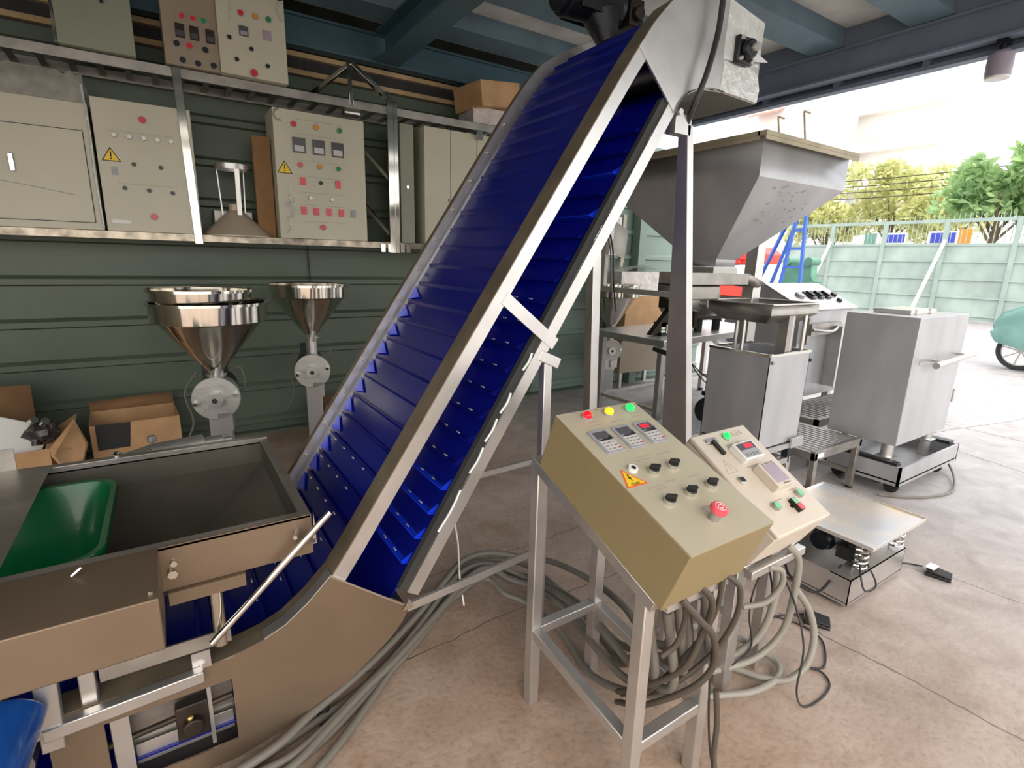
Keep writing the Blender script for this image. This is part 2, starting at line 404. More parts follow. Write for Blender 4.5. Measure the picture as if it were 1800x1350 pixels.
for (y, lab) in ((6.72, 'white diagonal prop leaning on the gate, right one'), (10.05, 'white diagonal prop leaning on the gate, left one')):
    b = MB(); b.bar((GX-1.3, y+.15, 0), (GX-.07, y+.0, 2.4), .07); tag(b.build('gate_prop', WHITE), lab, 'prop', 'white props of the gate')
for k, (y, zz, wd, hh, m, lab) in enumerate(((8.9, 2.55, .75, .45, PANEL, 'blue and white board behind the gate pickets, left one'), (7.5, 2.55, .85, .5, PANEL, 'blue and white board behind the gate pickets, right one'),
        (6.9, 2.6, .35, .5, AMB, 'orange board behind the pickets right of the blue boards'), (9.7, 2.55, .4, .45, BIKEC, 'grey board behind the pickets left of the blue boards'))):
    g = thing('street_board', (GX+2, y, 0), lab, 'board')
    b = MB(); b.box(GX+2, GX+2.03, y-wd/2, y+wd/2, zz-hh/2, zz+hh/2); b.build('board', WHITE if m is PANEL else m, g)
    if m is PANEL:
        b = MB(); b.box(GX+1.98, GX+2, y-wd/2+.08, y+wd/2-.08, zz-hh/2+.12, zz+hh/2-.06); b.build('blue_field', m, g)
    b = MB(); b.cyl((GX+2.01, y, 0), (GX+2.01, y, zz-hh/2), .03, 8); b.build('pole', GATEF, g)

# ------------------------------------------------------------------ trees
def tree(loc, h, rad, n, leaf, m, label, squash=1., seed=1):
    rnd = random.Random(seed)
    t = thing('street_tree', loc, label, 'tree')
    X, Y, _ = loc
    b = MB(); b.cyl((X, Y, 0), (X, Y, h-rad*.3), .16, 10, .07)
    for k in range(7):
        a = k*2.4; b.cyl((X, Y, h-rad*1.2+.1*k), (X+math.cos(a)*rad*.7, Y+math.sin(a)*rad*.7, h-rad*.2+.05*k), .05, 6, .02)
    b.build('trunk', BARK, t)
    cl = [(X+rnd.uniform(-1, 1)*rad*.75, Y+rnd.uniform(-1, 1)*rad*.8, h+rnd.uniform(-1, 1)*rad*.6*squash, rad*rnd.uniform(.25, .5)) for _ in range(26)]
    b = MB()
    for k in range(n):
        cx, cy, cz, cr = cl[k % len(cl)]
        d = V((rnd.gauss(0, 1), rnd.gauss(0, 1), rnd.gauss(0, 1))).normalized()*cr*rnd.uniform(.6, 1)
        p = V((cx, cy, cz))+d; s = leaf*rnd.uniform(.6, 1.3)
        u = V((rnd.gauss(0, 1), rnd.gauss(0, 1), rnd.gauss(-.6, .6))).normalized(); v = u.cross(V((rnd.gauss(0, 1), rnd.gauss(0, 1), rnd.gauss(0, 1)))).normalized()
        nn = u.cross(v)*s*.12
        b.add([p-u*s, p-u*s*.2+v*s*.42+nn, p+u*s, p-u*s*.2-v*s*.42+nn], [(0, 1, 2), (0, 2, 3)])
    b.build('foliage', m, t)
    return t
tree((23.5, 6.6, 0), 4.1, 1.55, 1900, .24, LEAFG, 'large leafed green tree rising behind the right end of the gate', seed=3)
tree((24.5, 3.6, 0), 3.9, 1.7, 900, .26, LEAFG, 'green tree further right behind the gate, beyond the parked motorbike', seed=5)
tree((31, 15.9, 0), 4.4, 2.0, 2200, .2, LEAFY, 'sunlit yellow green tree just right of the steel hopper', seed=8)
tree((32, 13.2, 0), 5.2, 2.2, 2400, .2, LEAFY, 'pale sunlit tree, tallest in the middle of the street', .9, 9)
tree((31, 10.6, 0), 4.2, 1.7, 1500, .2, LEAFY, 'small pale tree left of the large leafed tree', seed=12)

# ------------------------------------------------------------------ buildings across the street
g = thing('apartment_building', (60, 25, 0), 'pale overexposed building with balconies across the street', 'building')
b = MB(); b.box(60, 72, 22, 34, 0, 24); b.build('wall', BLDG, g)
for k, (y, zz) in enumerate(((24.5, 18), (27.5, 18), (30.5, 18), (24.5, 14.5), (27.5, 14.5), (30.5, 14.5), (26, 11), (29.5, 11), (26, 7.5), (29.5, 7.5))):
    b = MB(); b.box(59.9, 60, y-.7, y+.7, zz-.9, zz+.9); b.build('window', GLASST, g)
for zz in (9.3, 12.8, 16.3, 19.8):
    b = MB(); b.box(59, 60, 22, 33, zz-.15, zz+.15); b.build('balcony', BLDG, g)
g = thing('workshop_building', (50, 30, 0), 'pale building with a red tiled roof edge above the hopper rim', 'building')
b = MB(); b.box(50, 58, 28.5, 40, 0, 16.5); b.build('wall', BLDG, g)
b = MB(); b.prism([(48.6, 15.3), (50.2, 15.9), (50.2, 16.0), (48.6, 15.45)], 'y', 31.2, 34); b.build('roof', BRICK, g)
b = MB(); b.box(49.9, 50, 28.9, 31, 12.2, 14.6); b.build('window', GLASST, g)
for k in range(2):
    b = MB(); b.bar((49.8, 28.7+k*2.4, 12.3), (48.9, 28.7+k*2.4, 14.9), .12); b.bar((48.9, 28.7+k*2.4, 14.9), (49.9, 28.7+k*2.4, 14.9), .12); b.build('awning_bracket', BARK, g)
for k in range(4):
    b = MB(); y0 = 17.5; b.tube([(27, 20, 5.0+k*.28), (27, 12, 4.6+k*.26), (27, 0, 4.8+k*.25)], .018, 5, 4)
    tag(b.build('overhead_wire', CABK), 'thin overhead street wire behind the gate, '+('lowest', 'second lowest', 'second highest', 'highest')[k]+' of four', 'wire', 'overhead wires')
for y in (20, 0):
    b = MB(); b.cyl((27, y, 0), (27, y, 6.2), .12, 10); tag(b.build('utility_pole', PLAIN), 'concrete utility pole beyond the gate, '+('left' if y else 'right')+' end of the wires', 'pole')

# ================================================================== INCLINE CONVEYOR
Y0, Y1 = 1.5, 2.28
cv = thing('incline_conveyor', (.6, 1.9, 0), 'tall inclined stainless conveyor with blue cleated belt crossing the whole photo', 'conveyor')
TOP = [(-.55, .372), (-.2, .372), (.0, .372), (.08, .382), (.14, .395), (.2, .42), (.27, .472), (.34, .54), (.40, .625), (1.42, 2.155), (1.48, 2.24), (1.545, 2.325), (1.62, 2.405), (1.72, 2.472), (1.82, 2.525), (1.92, 2.573), (2.02, 2.615)]
BOT = [(.62, .37), (1.69, 2.06)]
def offset(path, d):
    P = [V((x, z)) for x, z in path]; out = []
    for i in range(len(P)):
        t = (P[min(i+1, len(P)-1)]-P[max(i-1, 0)]).normalized(); out.append((P[i].x+t.y*d, P[i].y-t.x*d))
    return out
for y, yi, lab in ((Y0, .08, 'near top rail'), (Y1, -.04, 'far top rail')):
    b = MB(); b.strip(TOP, y-.003, y+.003, .05 if y == Y0 else .11); b.build('top_rail', STT, cv, label=lab)
    b = MB(); b.strip(offset(TOP, -.002), min(y-.004 if yi > 0 else y, y), max(y+.03 if yi < 0 else y, y+.001 if yi < 0 else y+yi), .004); b.build('rail_flange', DUST, cv, label='dusty brown rail top')
    b = MB(); b.strip(BOT, y-.003, y+.003, .045, -1); b.strip(BOT, min(y, y+yi/2), max(y, y+yi/2), .004, -1); b.build('bottom_rail', STT, cv)
# liners inside the rails and the wavy bead of peeling film
b = MB(); b.strip(offset(BOT, -.045), Y0+.006, Y0+.03, .03, -1); b.build('rail_liner', DARK, cv)
for (x, z, L) in ((.72, .585, .16), (.84, .775, .1), (.90, .88, .09), (.96, .975, .08), (1.05, 1.12, .07)):
    d = V((.537, 0, .843)); p = V((x-.02, Y0+.002, z)); b = MB(); b.tube([p, p+d*L*.5+V((.004, -.003, 0)), p+d*L], .005, 6); b.build('film_bead', FILM, cv)
# cross brace and small brace
b = MB(); b.bar((.945, Y0-.002, 1.375), (1.165, Y0-.002, 1.205), .045, .006, (0, 1, 0)); b.build('cross_brace', STT, cv)
# bent bottom side plates
plate = [(.045, .372), (.08, .382), (.14, .395), (.2, .42), (.27, .472), (.335, .535), (.575, .345), (.585, .33), (.56, .29), (.52, .245), (.46, .20), (.37, .14), (.28, .105), (.17, .06), (.045, .03)]
for y in (Y0, Y1):
    b = MB(); b.prism(plate, 'y', y-.005, y+.002)
    b.box(-.36, .045, y-.005, y+.002, .305, .372); b.box(-.36, .045, y-.005, y+.002, .03, .095); b.box(-.36, -.25, y-.005, y+.002, .095, .305)
    b.build('side_plate', STB, cv)
b = MB(); b.bar((.335, Y0-.004, .54), (.585, Y0-.004, .34), .006, .01, (0, 1, 0)); b.add([(.56, Y0-.012, .335), (.6, Y0-.012, .335), (.585, Y0-.012, .375)], [(0, 1, 2)]); b.build('seam_flange', CHR, cv)
b = MB(); b.strip([(-.36, .03), (.045, .03), (.17, .06), (.28, .105), (.37, .14), (.46, .2), (.52, .245), (.585, .33)], Y0, Y1, .004, -1); b.build('bottom_pan', STD, cv)
# polished side lip over the bend
b = MB(); b.strip(offset(TOP[4:8], -.004), Y0-.008, Y0+.036, .004, -1); b.build('bend_lip', STT, cv)
# belt
bt = offset(TOP, .045); bt = bt[:-1]
ret = [(.55, .40), (1.62, 2.07)]
path = bt[:-1]+[(1.9, 2.5), (1.99, 2.47), (2.05, 2.41), (2.07, 2.33), (2.05, 2.26), (1.98, 2.22), (1.88, 2.2), (1.75, 2.17), (1.62, 2.04), (.58, .42), (.48, .3), (.36, .22), (.22, .15), (.05, .12), (-.4, .12), (-.5, .15), (-.55, .21), (-.55, .27), (-.52, .31)]
b = MB(); b.strip(path, Y0+.035, Y1-.035, .005); b.build('belt', BELT, cv)
def walk(pth, step, s0=0., s1=None):
    P = [V((x, 0, z)) for x, z in pth]; L = [0]
    for i in range(1, len(P)): L.append(L[-1]+(P[i]-P[i-1]).length)
    s = s0; out = []
    while s < (s1 or L[-1]):
        i = max(k for k in range(len(L)-1) if L[k] <= s); t = (s-L[i])/(L[i+1]-L[i])
        out.append((P[i].lerp(P[i+1], t), (P[i+1]-P[i]).normalized())); s += step
    return out
def cleat(p, d, h=.045, down=False):
    n = V((-d.z, 0, d.x)) * (-1 if down else 1)
    b = MB(); q = p+n*h+d*.01
    for pt, qt in ((p, q),):
        a = [V((pt.x, Y0+.05, pt.z)), V((pt.x, Y1-.05, pt.z)), V((qt.x, Y1-.05, qt.z)), V((qt.x, Y0+.05, qt.z))]
        e = d*.005; b.hull8(a, [c+e for c in a])
    for y in ((Y0+.055, Y1-.06) if h > .02 else ()):
        a = [p-d*.045, p+d*.004, q]; vs = [V((c.x, y, c.z)) for c in a]+[V((c.x, y+.005, c.z)) for c in a]
        b.add(vs, [(0, 2, 1), (3, 4, 5), (0, 1, 4, 3), (1, 2, 5, 4), (2, 0, 3, 5)])
    return b
for p, d in walk(bt, .094, .05): cleat(p, d, .012).build('cleat', BELT, cv)
for p, d in walk([(.60, .445), (1.6, 2.02)], .094, .03): cleat(p, -d, .03, True).build('return_cleat', BELTB if p.x < .78 or 1.44 < p.x < 1.5 or 1.34 < p.x < 1.38 else BELT, cv)  # a few cleats get the brighter blue, so light is painted on
for p, d in walk(bt, .094, .62, 2.0):
    n_ = V((-d.z, 0, d.x))*.004
    q = [p+d*.012, p+d*.078, p+d*.03]; ys_ = [Y1-.036, Y1-.036, Y1-.14]
    b = MB(); b.add([V((c.x, y, c.z))+n_ for c, y in zip(q, ys_)]+[V((c.x, y, c.z))+n_*2 for c, y in zip(q, ys_)], [(0, 1, 2), (5, 4, 3), (0, 3, 4, 1), (1, 4, 5, 2), (2, 5, 3, 0)]); b.build('backlit_cleat_end', BELTB, cv)  # flat bright triangles painting the backlight on the far cleat ends
for k, (p, d) in enumerate(walk(bt, .094, .05+.094*7, 1.35)):
    b = MB(); n_ = V((-d.z, 0, d.x))*.014
    for j in range(4):
        y = Y0+.25+j*.12+.02*(k % 3); c = p+n_; b.bar((c.x, y, c.z), (c.x, y+.016, c.z), .004, .004)
    b.build('glint_row', FILM, cv)  # pale dashes painting glints along the carrying cleats
for k, (p, d) in enumerate(walk([(.60, .445), (1.6, 2.02)], .094, .03, 1.1)):
    b = MB(); n_ = V((-d.z, 0, d.x))*.031
    for j in range(6):
        y = Y0+.12+j*.1; c = p+n_; b.bar((c.x, y, c.z), (c.x, y+.02, c.z), .004, .004)
    b.build('glint_row', FILM, cv)  # same painted glints on the return strand
for p, d in walk(offset(TOP, .02), .16, .95, 3.0):
    b = MB(); b.cyl((p.x, Y1-.004, p.z), (p.x, Y1-.018, p.z), .008, 10); b.build('bolt', ALU, cv)
b = MB(); b.cyl((1.98, Y0, 2.335), (1.98, Y1, 2.335), .07, 24); b.build('head_drum', STD, cv)
b = MB(); b.cyl((-.47, Y0+.04, .23), (-.47, Y1-.04, .23), .07, 20); b.build('tail_drum', STD, cv)
# head plates
head = [(1.475, 2.235), (1.68, 2.055), (1.695, 2.09), (1.72, 2.12), (1.76, 2.145), (1.82, 2.165), (1.88, 2.175), (1.95, 2.175), (2.18, 2.17), (2.165, 2.28), (2.175, 2.47), (1.96, 2.495), (2.02, 2.615), (1.92, 2.573), (1.82, 2.525), (1.72, 2.475), (1.62, 2.41), (1.545, 2.33)]
for y in (Y0, Y1):
    b = MB(); b.prism(head, 'y', y-.006, y+.002); b.build('head_plate', STT, cv)
b = MB(); b.strip([(1.68, 2.055), (1.695, 2.09), (1.72, 2.12), (1.76, 2.145), (1.82, 2.165), (1.88, 2.175), (1.95, 2.175)], Y0-.012, Y0, .003); b.build('head_lip', CHR, cv)
b = MB(); b.box(2.17, 2.18, Y0, Y1, 2.175, 2.47); b.build('end_sheet', STD, cv)
b = MB(); b.strip([(1.72, 2.12), (1.82, 2.165), (1.95, 2.175), (2.18, 2.17)], Y0, Y1, .004); b.build('discharge_hood', STD, cv)
b = MB(); b.prism([(1.93, 2.175), (2.178, 2.17), (2.185, 2.22), (2.165, 2.27), (2.1, 2.29), (2.03, 2.275), (1.94, 2.285)], 'y', Y0-.008, Y0-.006)
b.prism([(1.93, 2.29), (2.16, 2.3), (2.172, 2.465), (1.94, 2.5)], 'y', Y0-.0075, Y0-.006); b.build('peeling_film', FILM, cv)
br = MB(); br.box(1.99, 2.09, Y0-.03, Y0-.006, 2.285, 2.385); br.cyl((2.04, Y0-.03, 2.335), (2.04, Y0-.06, 2.335), .036, 20)
br = br.build('flange_bearing', BLKM, cv, .008)
b = MB(); b.cyl((2.04, Y0-.06, 2.335), (2.04, Y0-.085, 2.335), .015, 14)
for dx in (-.036, .036):
    for dz in (-.036, .036): b.cyl((2.04+dx, Y0-.03, 2.335+dz), (2.04+dx, Y0-.042, 2.335+dz), .008, 6)
b.build('shaft_end', STT, br)
b = MB(); b.add([(2.1, Y0-.01, 2.31), (2.1, Y0-.01, 2.36), (2.19, Y0-.03, 2.32), (2.1, Y0-.02, 2.30)], [(0, 1, 2), (0, 2, 3)]); b.build('bracket_tab', STT, cv)
# gear motor above the head
gm = MB(); gm.cyl((1.63, 2.15, 2.66), (1.95, 2.15, 2.68), .085, 26); gm.cyl((1.6, 2.15, 2.658), (1.63, 2.15, 2.66), .07, 20)
for k in range(9):
    a = k/8*PI; gm.box(1.68, 1.92, 2.15+.085*math.cos(a)-.003, 2.15+.085*math.cos(a)+.003, 2.6, 2.6+.08)
gm.cyl((1.84, 2.13, 2.62), (1.87, 2.1, 2.5), .085, 20, .05)
gm = gm.build('gear_motor', BLKM, cv, .004)
b = MB(); b.box(1.98, 2.07, 2.08, 2.2, 2.6, 2.72); b.cyl((2.02, 2.08, 2.65), (2.02, 2.05, 2.65), .03, 14); b.build('gearbox', GREASE, gm, .006)
b = MB(); b.tube([(1.80, Y0+.1, 3.26), (1.84, Y0-.03, 2.95), (1.85, Y0-.05, 2.6), (1.84, Y0-.05, 2.46), (1.83, Y0-.05, 2.34), (1.79, Y0-.05, 2.2), (1.765, Y0-.03, 2.1), (1.79, Y0+.04, 1.98), (1.82, Y0+.06, 1.86)], .011, 10); b.build('power_cable', CABK, cv)
# posts
def post(pts, w, dd, m=STT):
    (x0, y0, z0, w0, d0), (x1, y1, z1, w1, d1) = pts
    q = lambda x, y, z, w, d: [(x, y, z), (x+w, y, z), (x+w, y+d, z), (x, y+d, z)]
    return MB().hull8(q(x0, y0, z0, w0, d0), q(x1, y1, z1, w1, d1))
b = post(((2.065, Y0, 0, .045, .2), (1.77, Y0, 2.03, .035, .045)), 0, 0); b.build('leg', STT, cv, .003)
b = MB(); b.box(1.70, 1.79, Y0, Y0+.045, 1.99, 2.06); b.cyl((1.705, Y0-.004, 2.06), (1.705, Y0-.02, 2.06), .012, 10); b.build('leg_bracket', STT, cv)
b = post(((2.06, Y1-.03, 0, .06, .06), (1.98, Y1-.03, 1.75, .06, .06)), 0, 0); b.build('leg', STT, cv, .003)
b = MB(); b.bar((1.98, Y1, 1.72), (1.6, Y1, 1.9), .05); b.build('leg_tie', STT, cv)
b = MB(); b.bar((1.155, Y0+.015, 0), (1.14, Y0+.015, 1.15), .035); b.bar((1.10, Y0+.015, 1.17), (1.19, Y0+.015, 1.13), .04); b.build('leg', STT, cv, .003)
b = MB(); b.bar((.58, Y0, .335), (1.14, Y0+.015, .375), .012, .03); b.build('tie_bar', STT, cv)
b = MB(); b.bar((.8, Y1, .36), (2.06, Y1, .40), .02, .03); b.build('tie_bar', STT, cv)
for (x, y) in ((.3, Y0+.03), (.3, Y1-.03), (-.3, Y0+.03), (-.3, Y1-.03)):
    b = MB(); b.cyl((x, y, 0), (x, y, .12 if x > 0 else .035), .015, 10); b.cyl((x, y, 0), (x, y, .01), .03, 14); b.build('foot', BLKR, cv)
# take up screw and bearing in the side window
b = MB(); b.cyl((-.36, Y0+.02, .205), (.045, Y0+.02, .235), .009, 10); b.box(-.1, -.02, Y0+.005, Y0+.04, .15, .26); b.cyl((-.06, Y0+.005, .2), (-.06, Y0-.02, .2), .026, 16); b.build('take_up_bearing', GREASE, cv, .004)
b = MB(); b.ball((-.065, Y0-.025, .245), .009, 10); b.build('grease_nipple', mat('brass', srgb(190, 165, 100), .3, 1.), cv)
b = MB(); b.box(-.24, -.2, Y0+.01, Y0+.014, .1, .3); b.box(-.02, -.01, Y0+.01, Y0+.05, .1, .3); b.box(-.2, .04, Y0+.045, Y0+.05, .1, .16); b.build('inner_bracket', STT, cv)
b = MB(); b.box(-.25, .045, Y0+.06, Y0+.064, .095, .305); b.build('backing_sheet', STD, cv)
b = MB(); b.bar((-.36, Y0-.02, .35), (-.02, Y0-.02, .365), .03, .035); b.bar((-.345, Y0-.015, .3), (-.335, Y0-.015, .6), .045, .03); b.bar((-.27, Y0+.02, .36), (-.265, Y0+.02, .6), .035, .03); b.build('tail_frame', STT, cv, .003)
b = MB(); b.box(-.045, .0, Y0-.006, Y0+.02, .372, .425); b.cyl((-.02, Y0-.006, .385), (-.02, Y0-.014, .385), .008, 8); b.build('frame_tab', STT, cv)

# tail motor (blue)
mt = thing('blue_motor', (-.46, 1.38, 0), 'glossy blue electric motor under the left end of the feed trough', 'motor')
b = MB(); b.cyl((-.40, 1.47, .44), (-.435, 1.27, .375), .062, 28); b.cyl((-.435, 1.27, .375), (-.44, 1.24, .37), .055, 24); b.build('motor_body', BLUM, mt, .006)
b = MB(); b.cyl((-.44, 1.24, .37), (-.445, 1.2, .36), .045, 20, .03); b.build('fan_cover', BLKM, mt)
b = MB(); b.box(-.5, -.42, 1.3, 1.45, 0, .02); b.bar((-.46, 1.38, 0), (-.46, 1.38, .34), .05, .07); b.build('mount', STD, mt)

# ================================================================== FEED TROUGH
TZ = .76; TX1 = .29; TX0 = -1.15
ft = thing('feed_trough', (-.2, 1.9, 0), 'long stainless feed trough hopper over the low end of the conveyor', 'hopper')
b = MB()
b.box(TX0, TX1, Y0-.004, Y0, .635, TZ); b.box(TX0, TX1, Y1, Y1+.004, .6, TZ); b.box(TX1-.004, TX1, Y0, Y1, .635, TZ)
b.build('outer_wall', STB, ft)
top = [(TX0, Y0), (TX1, Y0), (TX1, Y1), (TX0, Y1)]; mid = [(TX0, Y0+.03), (TX1-.03, Y0+.03), (TX1-.03, Y1-.02), (TX0, Y1-.02)]; lo = [(TX0, Y0+.2), (TX1-.3, Y0+.2), (TX1-.3, Y1-.26), (TX0, Y1-.26)]
b = MB()
vs = [(x, y, TZ-.012) for x, y in mid]+[(x, y, .665) for x, y in mid]+[(x, y, .5) for x, y in lo]
b.add(vs, [(0, 1, 5, 4), (1, 2, 6, 5), (2, 3, 7, 6), (4, 5, 9, 8), (5, 6, 10, 9), (6, 7, 11, 10), (8, 9, 10, 11)]); b.build('inner_liner', STK, ft)
b = MB(); b.box(TX0, TX1, Y0-.004, Y0+.03, TZ-.012, TZ); b.box(TX1-.03, TX1, Y0, Y1, TZ-.012, TZ+.001); b.box(TX0, TX1, Y1-.02, Y1+.012, TZ-.02, TZ+.008); b.build('rim', STD, ft, .003)
b = MB(); b.prism([(TX1, .66), (TX1+.012, .66), (TX1+.008, TZ)], 'y', Y0, Y0+.01); b.build('corner_fold', CHR, ft)
b = MB(); b.box(-.075, .105, Y0-.02, Y0+.03, .598, .634); b.build('mount_lip', STB, ft)
b = MB()   # boxed flank towards the camera
b.prism([(1.3, .735), (1.3, .602), (1.31, .597), (Y0-.004, .597), (Y0-.004, .762), (Y0-.012, .765)], 'x', TX0, -.085)
b.build('side_guard', STB, ft, .003)
b = MB(); b.box(-.14, -.1, Y0-.02, Y0-.005, .585, .6); b.cyl((-.1, 1.325, .735), (-.1, 1.325, .745), .006, 8)
b.cyl((-.06, Y0-.006, .685), (-.06, Y0-.022, .685), .012, 6); b.cyl((-.055, Y0-.006, .71), (-.055, Y0-.015, .71), .008, 6)
b.cyl((-.21, Y1, TZ+.005), (-.21, Y1, TZ+.025), .008, 8); b.cyl((-.195, Y1, TZ+.018), (-.225, Y1+.01, TZ+.018), .005, 6); b.cyl((-.25, 1.45, .762), (-.23, 1.45, .778), .004, 6); b.build('bolt', CHR, ft)
b = MB(); b.prism([(-.57, TZ+.012), (-.43, TZ+.012), (-.39, TZ+.01), (-.57, TZ+.01)], 'y', Y0+.05, Y1); b.box(-.56, -.48, Y1, Y1+.004, TZ-.02, TZ+.085); b.build('tail_flap', STD, ft)
b = MB(); b.box(-.535, -.525, Y1-.001, Y1+.006, TZ+.02, TZ+.06); b.build('flap_slot', CARD, ft)
b = MB(); b.cyl((.03, Y0+.0, .43), (.03, Y0+.0, .60), .019, 20); b.build('support_tube', STP, ft)
b = MB(); b.box(-.24, .055, Y0-.012, Y0-.006, .435, .475); b.build('support_bar', STD, ft)
b = MB(); b.cyl((.335, Y0-.05, .775), (.008, Y0-.04, .465), .0095, 16); b.build('prop_rod', CHR, ft)
b = MB(); b.add([(.24, Y0-.05, .70), (.29, Y0-.05, .705), (.295, Y0-.02, .675), (.25, Y0-.004, .665), (.29, Y0-.004, .665)], [(0, 1, 2), (0, 2, 4, 3)]); b.cyl((.235, Y0-.05, .72), (.25, Y0-.005, .72), .006, 8); b.build('rod_bracket', STT, ft)
b = MB(); b.bar((-.35, Y1+.02, 0), (-.35, Y1+.02, .62), .04); b.build('leg', STT, ft, .003)
b = MB(); b.bar((-.9, Y1+.02, 0), (-.9, Y1+.02, .62), .04); b.build('leg', STT, ft, .003)
b = MB(); b.bar((-.35, Y0+.06, .46), (-.35, Y0+.06, .635), .04); b.build('stub', STT, ft)

# green tub lying in the trough
def rrect(x0, x1, y0, y1, r, n=6):
    out = []
    for cx, cy, a0 in ((x1-r, y1-r, 0), (x0+r, y1-r, 90), (x0+r, y0+r, 180), (x1-r, y0+r, 270)):
        for k in range(n+1): a = R(a0+90*k/n); out.append((cx+r*math.cos(a), cy+r*math.sin(a)))
    return out
def loft(levels, close_bottom=True):
    b = MB(); n = len(levels[0][0]); vs = []
    for pl, z in levels: vs += [(x, y, z) for x, y in pl]
    fs = [(j*n+i, j*n+(i+1) % n, (j+1)*n+(i+1) % n, (j+1)*n+i) for j in range(len(levels)-1) for i in range(n)]
    if close_bottom: fs.append(tuple(range((len(levels)-1)*n, len(levels)*n)))
    b.add(vs, fs); return b
gt = thing('green_tub', (-.6, 1.84, .5), 'translucent dark green plastic tub lying in the feed trough', 'tub')
b = loft([(rrect(-1.0, -.195, 1.535, 2.13, .08), .735), (rrect(-1.0, -.2, 1.54, 2.125, .08), .75), (rrect(-.99, -.215, 1.555, 2.11, .075), .748), (rrect(-.96, -.25, 1.6, 2.07, .07), .6), (rrect(-.94, -.27, 1.7, 2.0, .06), .535), (rrect(-.93, -.30, 1.72, 1.98, .05), .53)])
o = b.build('tub', TUB, gt); md = o.modifiers.new('solid', 'SOLIDIFY'); md.thickness = .003

# ================================================================== CONTROL CONSOLES
def frame(P, tilt):
    a = R(tilt); u = V((1, 0, 0)); w_ = V((0, math.cos(a), math.sin(a))); n = u.cross(w_)
    return Matrix(((u.x, w_.x, n.x, P[0]), (u.y, w_.y, n.y, P[1]), (u.z, w_.z, n.z, P[2]), (0, 0, 0, 1)))
def ring(b, x, y, r0, r1, z0, z1, M, n=24): b.lathe([(r0, z0), (r0, z1), (r1, z1), (r1, z0)], (x, y, 0), n, M)
def knob(root, M, x, y, label=None, ang=0):
    c = MB(); c.cyl((x, y, 0), (x, y, .012), .0145, 24, M=M); c = c.build('selector_switch', CHR, root, 0)
    Mz = M @ Matrix.Translation((x, y, .012)) @ Matrix.Rotation(R(ang), 4, 'Z')
    b = MB(); b.cyl((0, 0, 0), (0, 0, .003), .0125, 20, M=Mz); b.hull8([(-.0125, -.005, 0), (.0125, -.005, 0), (.0125, .005, 0), (-.0125, .005, 0)], [(-.013, -.0035, .014), (.013, -.0035, .014), (.013, .0035, .014), (-.013, .0035, .014)], Mz)
    b.build('handle', BLACK, c)
def lamp(root, M, x, y, m, r=.0115, lab=None):
    c = MB(); c.cyl((x, y, 0), (x, y, .006), r*1.2, 24, M=M); c = c.build('pilot_lamp', METER, root, label=lab)
    b = MB(); b.lathe([(r, .006), (r, .012), (r*.85, .017), (r*.5, .02), (.0001, .021)], (x, y, 0), 22, M); b.build('lens', m, c)
def bars(b, x, y, wd, n, M, h=.006, gap=.0016, seed=0):
    rr = random.Random(seed); k = x
    while k < x+wd:
        L = rr.uniform(.003, .007); b.box(k, k+L, y, y+h*rr.uniform(.6, 1), .0002, .0006, M); k += L+gap
def meter1(root, M, x, y, wd, hh, lit):
    c = MB(); pl = rrect(x, x+wd, y, y+hh, .006, 3); c.prism(pl, 'z', 0, .005, M); c = c.build('meter', METER, root, .0015)
    b = MB(); b.box(x+.008, x+wd-.008, y+hh*.6, y+hh-.01, .005, .0056, M); b.build('screen', LCD, c)
    if lit:
        b = MB()
        for k in range(3): b.box(x+.016+k*.011, x+.024+k*.011, y+hh*.68, y+hh*.84, .0056, .0062, M)
        b.build('digits', SEG, c)
    b = MB(); b.prism([(x+.006, y+hh*.53), (x+wd*.5, y+hh*.5), (x+wd-.006, y+hh*.7), (x+wd-.006, y+hh*.52)], 'z', .005, .0058, M); b.build('black_wave', INKD, c)
    b = MB(); b.box(x+.007, x+wd-.007, y+.007, y+hh*.5, .005, .0055, M); b.build('keypad', KEYP, c)
    b = MB()
    for i in range(3):
        for j in range(3): b.box(x+.012+i*.016, x+.022+i*.016, y+.012+j*.0125, y+.015+j*.0125, .0055, .0062, M)
    b.build('key_row', INK, c)
    b = MB(); b.box(x+wd-.017, x+wd-.009, y+.011, y+.016, .0055, .0063, M); b.build('red_key', SEG if 0 else RED, c)

# --- console one
P1 = V((.9, .64, .88)); M1 = frame(P1, 20.8); W1, L1, D1 = .315, .535, .19
c1 = thing('control_console', (1.06, 1.0, 0), 'near olive beige control console with three meters and a red stop button', 'console', 'control consoles on stainless stands')
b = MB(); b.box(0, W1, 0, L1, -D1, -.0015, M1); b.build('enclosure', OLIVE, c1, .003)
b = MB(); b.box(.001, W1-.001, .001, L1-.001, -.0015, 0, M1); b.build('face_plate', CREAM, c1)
sz = lambda y: .70+(y-.70)*math.tan(R(20.8))   # underside of the box
for x in (.905, W1+.9-.035):
    b = MB(); b.bar((x+.018, .735, sz(.735)-.022), (x+.018, 1.255, sz(1.255)-.022), .038, .036); b.build('top_rail', STT, c1, .003)
    for y in (.775, 1.235):
        b = MB(); b.box(x, x+.038, y-.019, y+.019, 0, sz(y)-.03); b.build('leg', STT, c1, .003)
    b = MB(); b.bar((x+.019, .79, .235), (x+.019, 1.22, .285), .034, .034); b.build('side_rail', STT, c1, .003)
for y, zz in ((.775, .235), (1.235, .285)):
    b = MB(); b.bar((.94, y, zz), (1.18, y, zz), .034, .034); b.build('cross_rail', STT, c1, .003)
b = MB(); b.bar((.94, .735, sz(.735)-.025), (1.18, .735, sz(.735)-.025), .034, .034); b.build('top_cross_rail', STT, c1, .003)
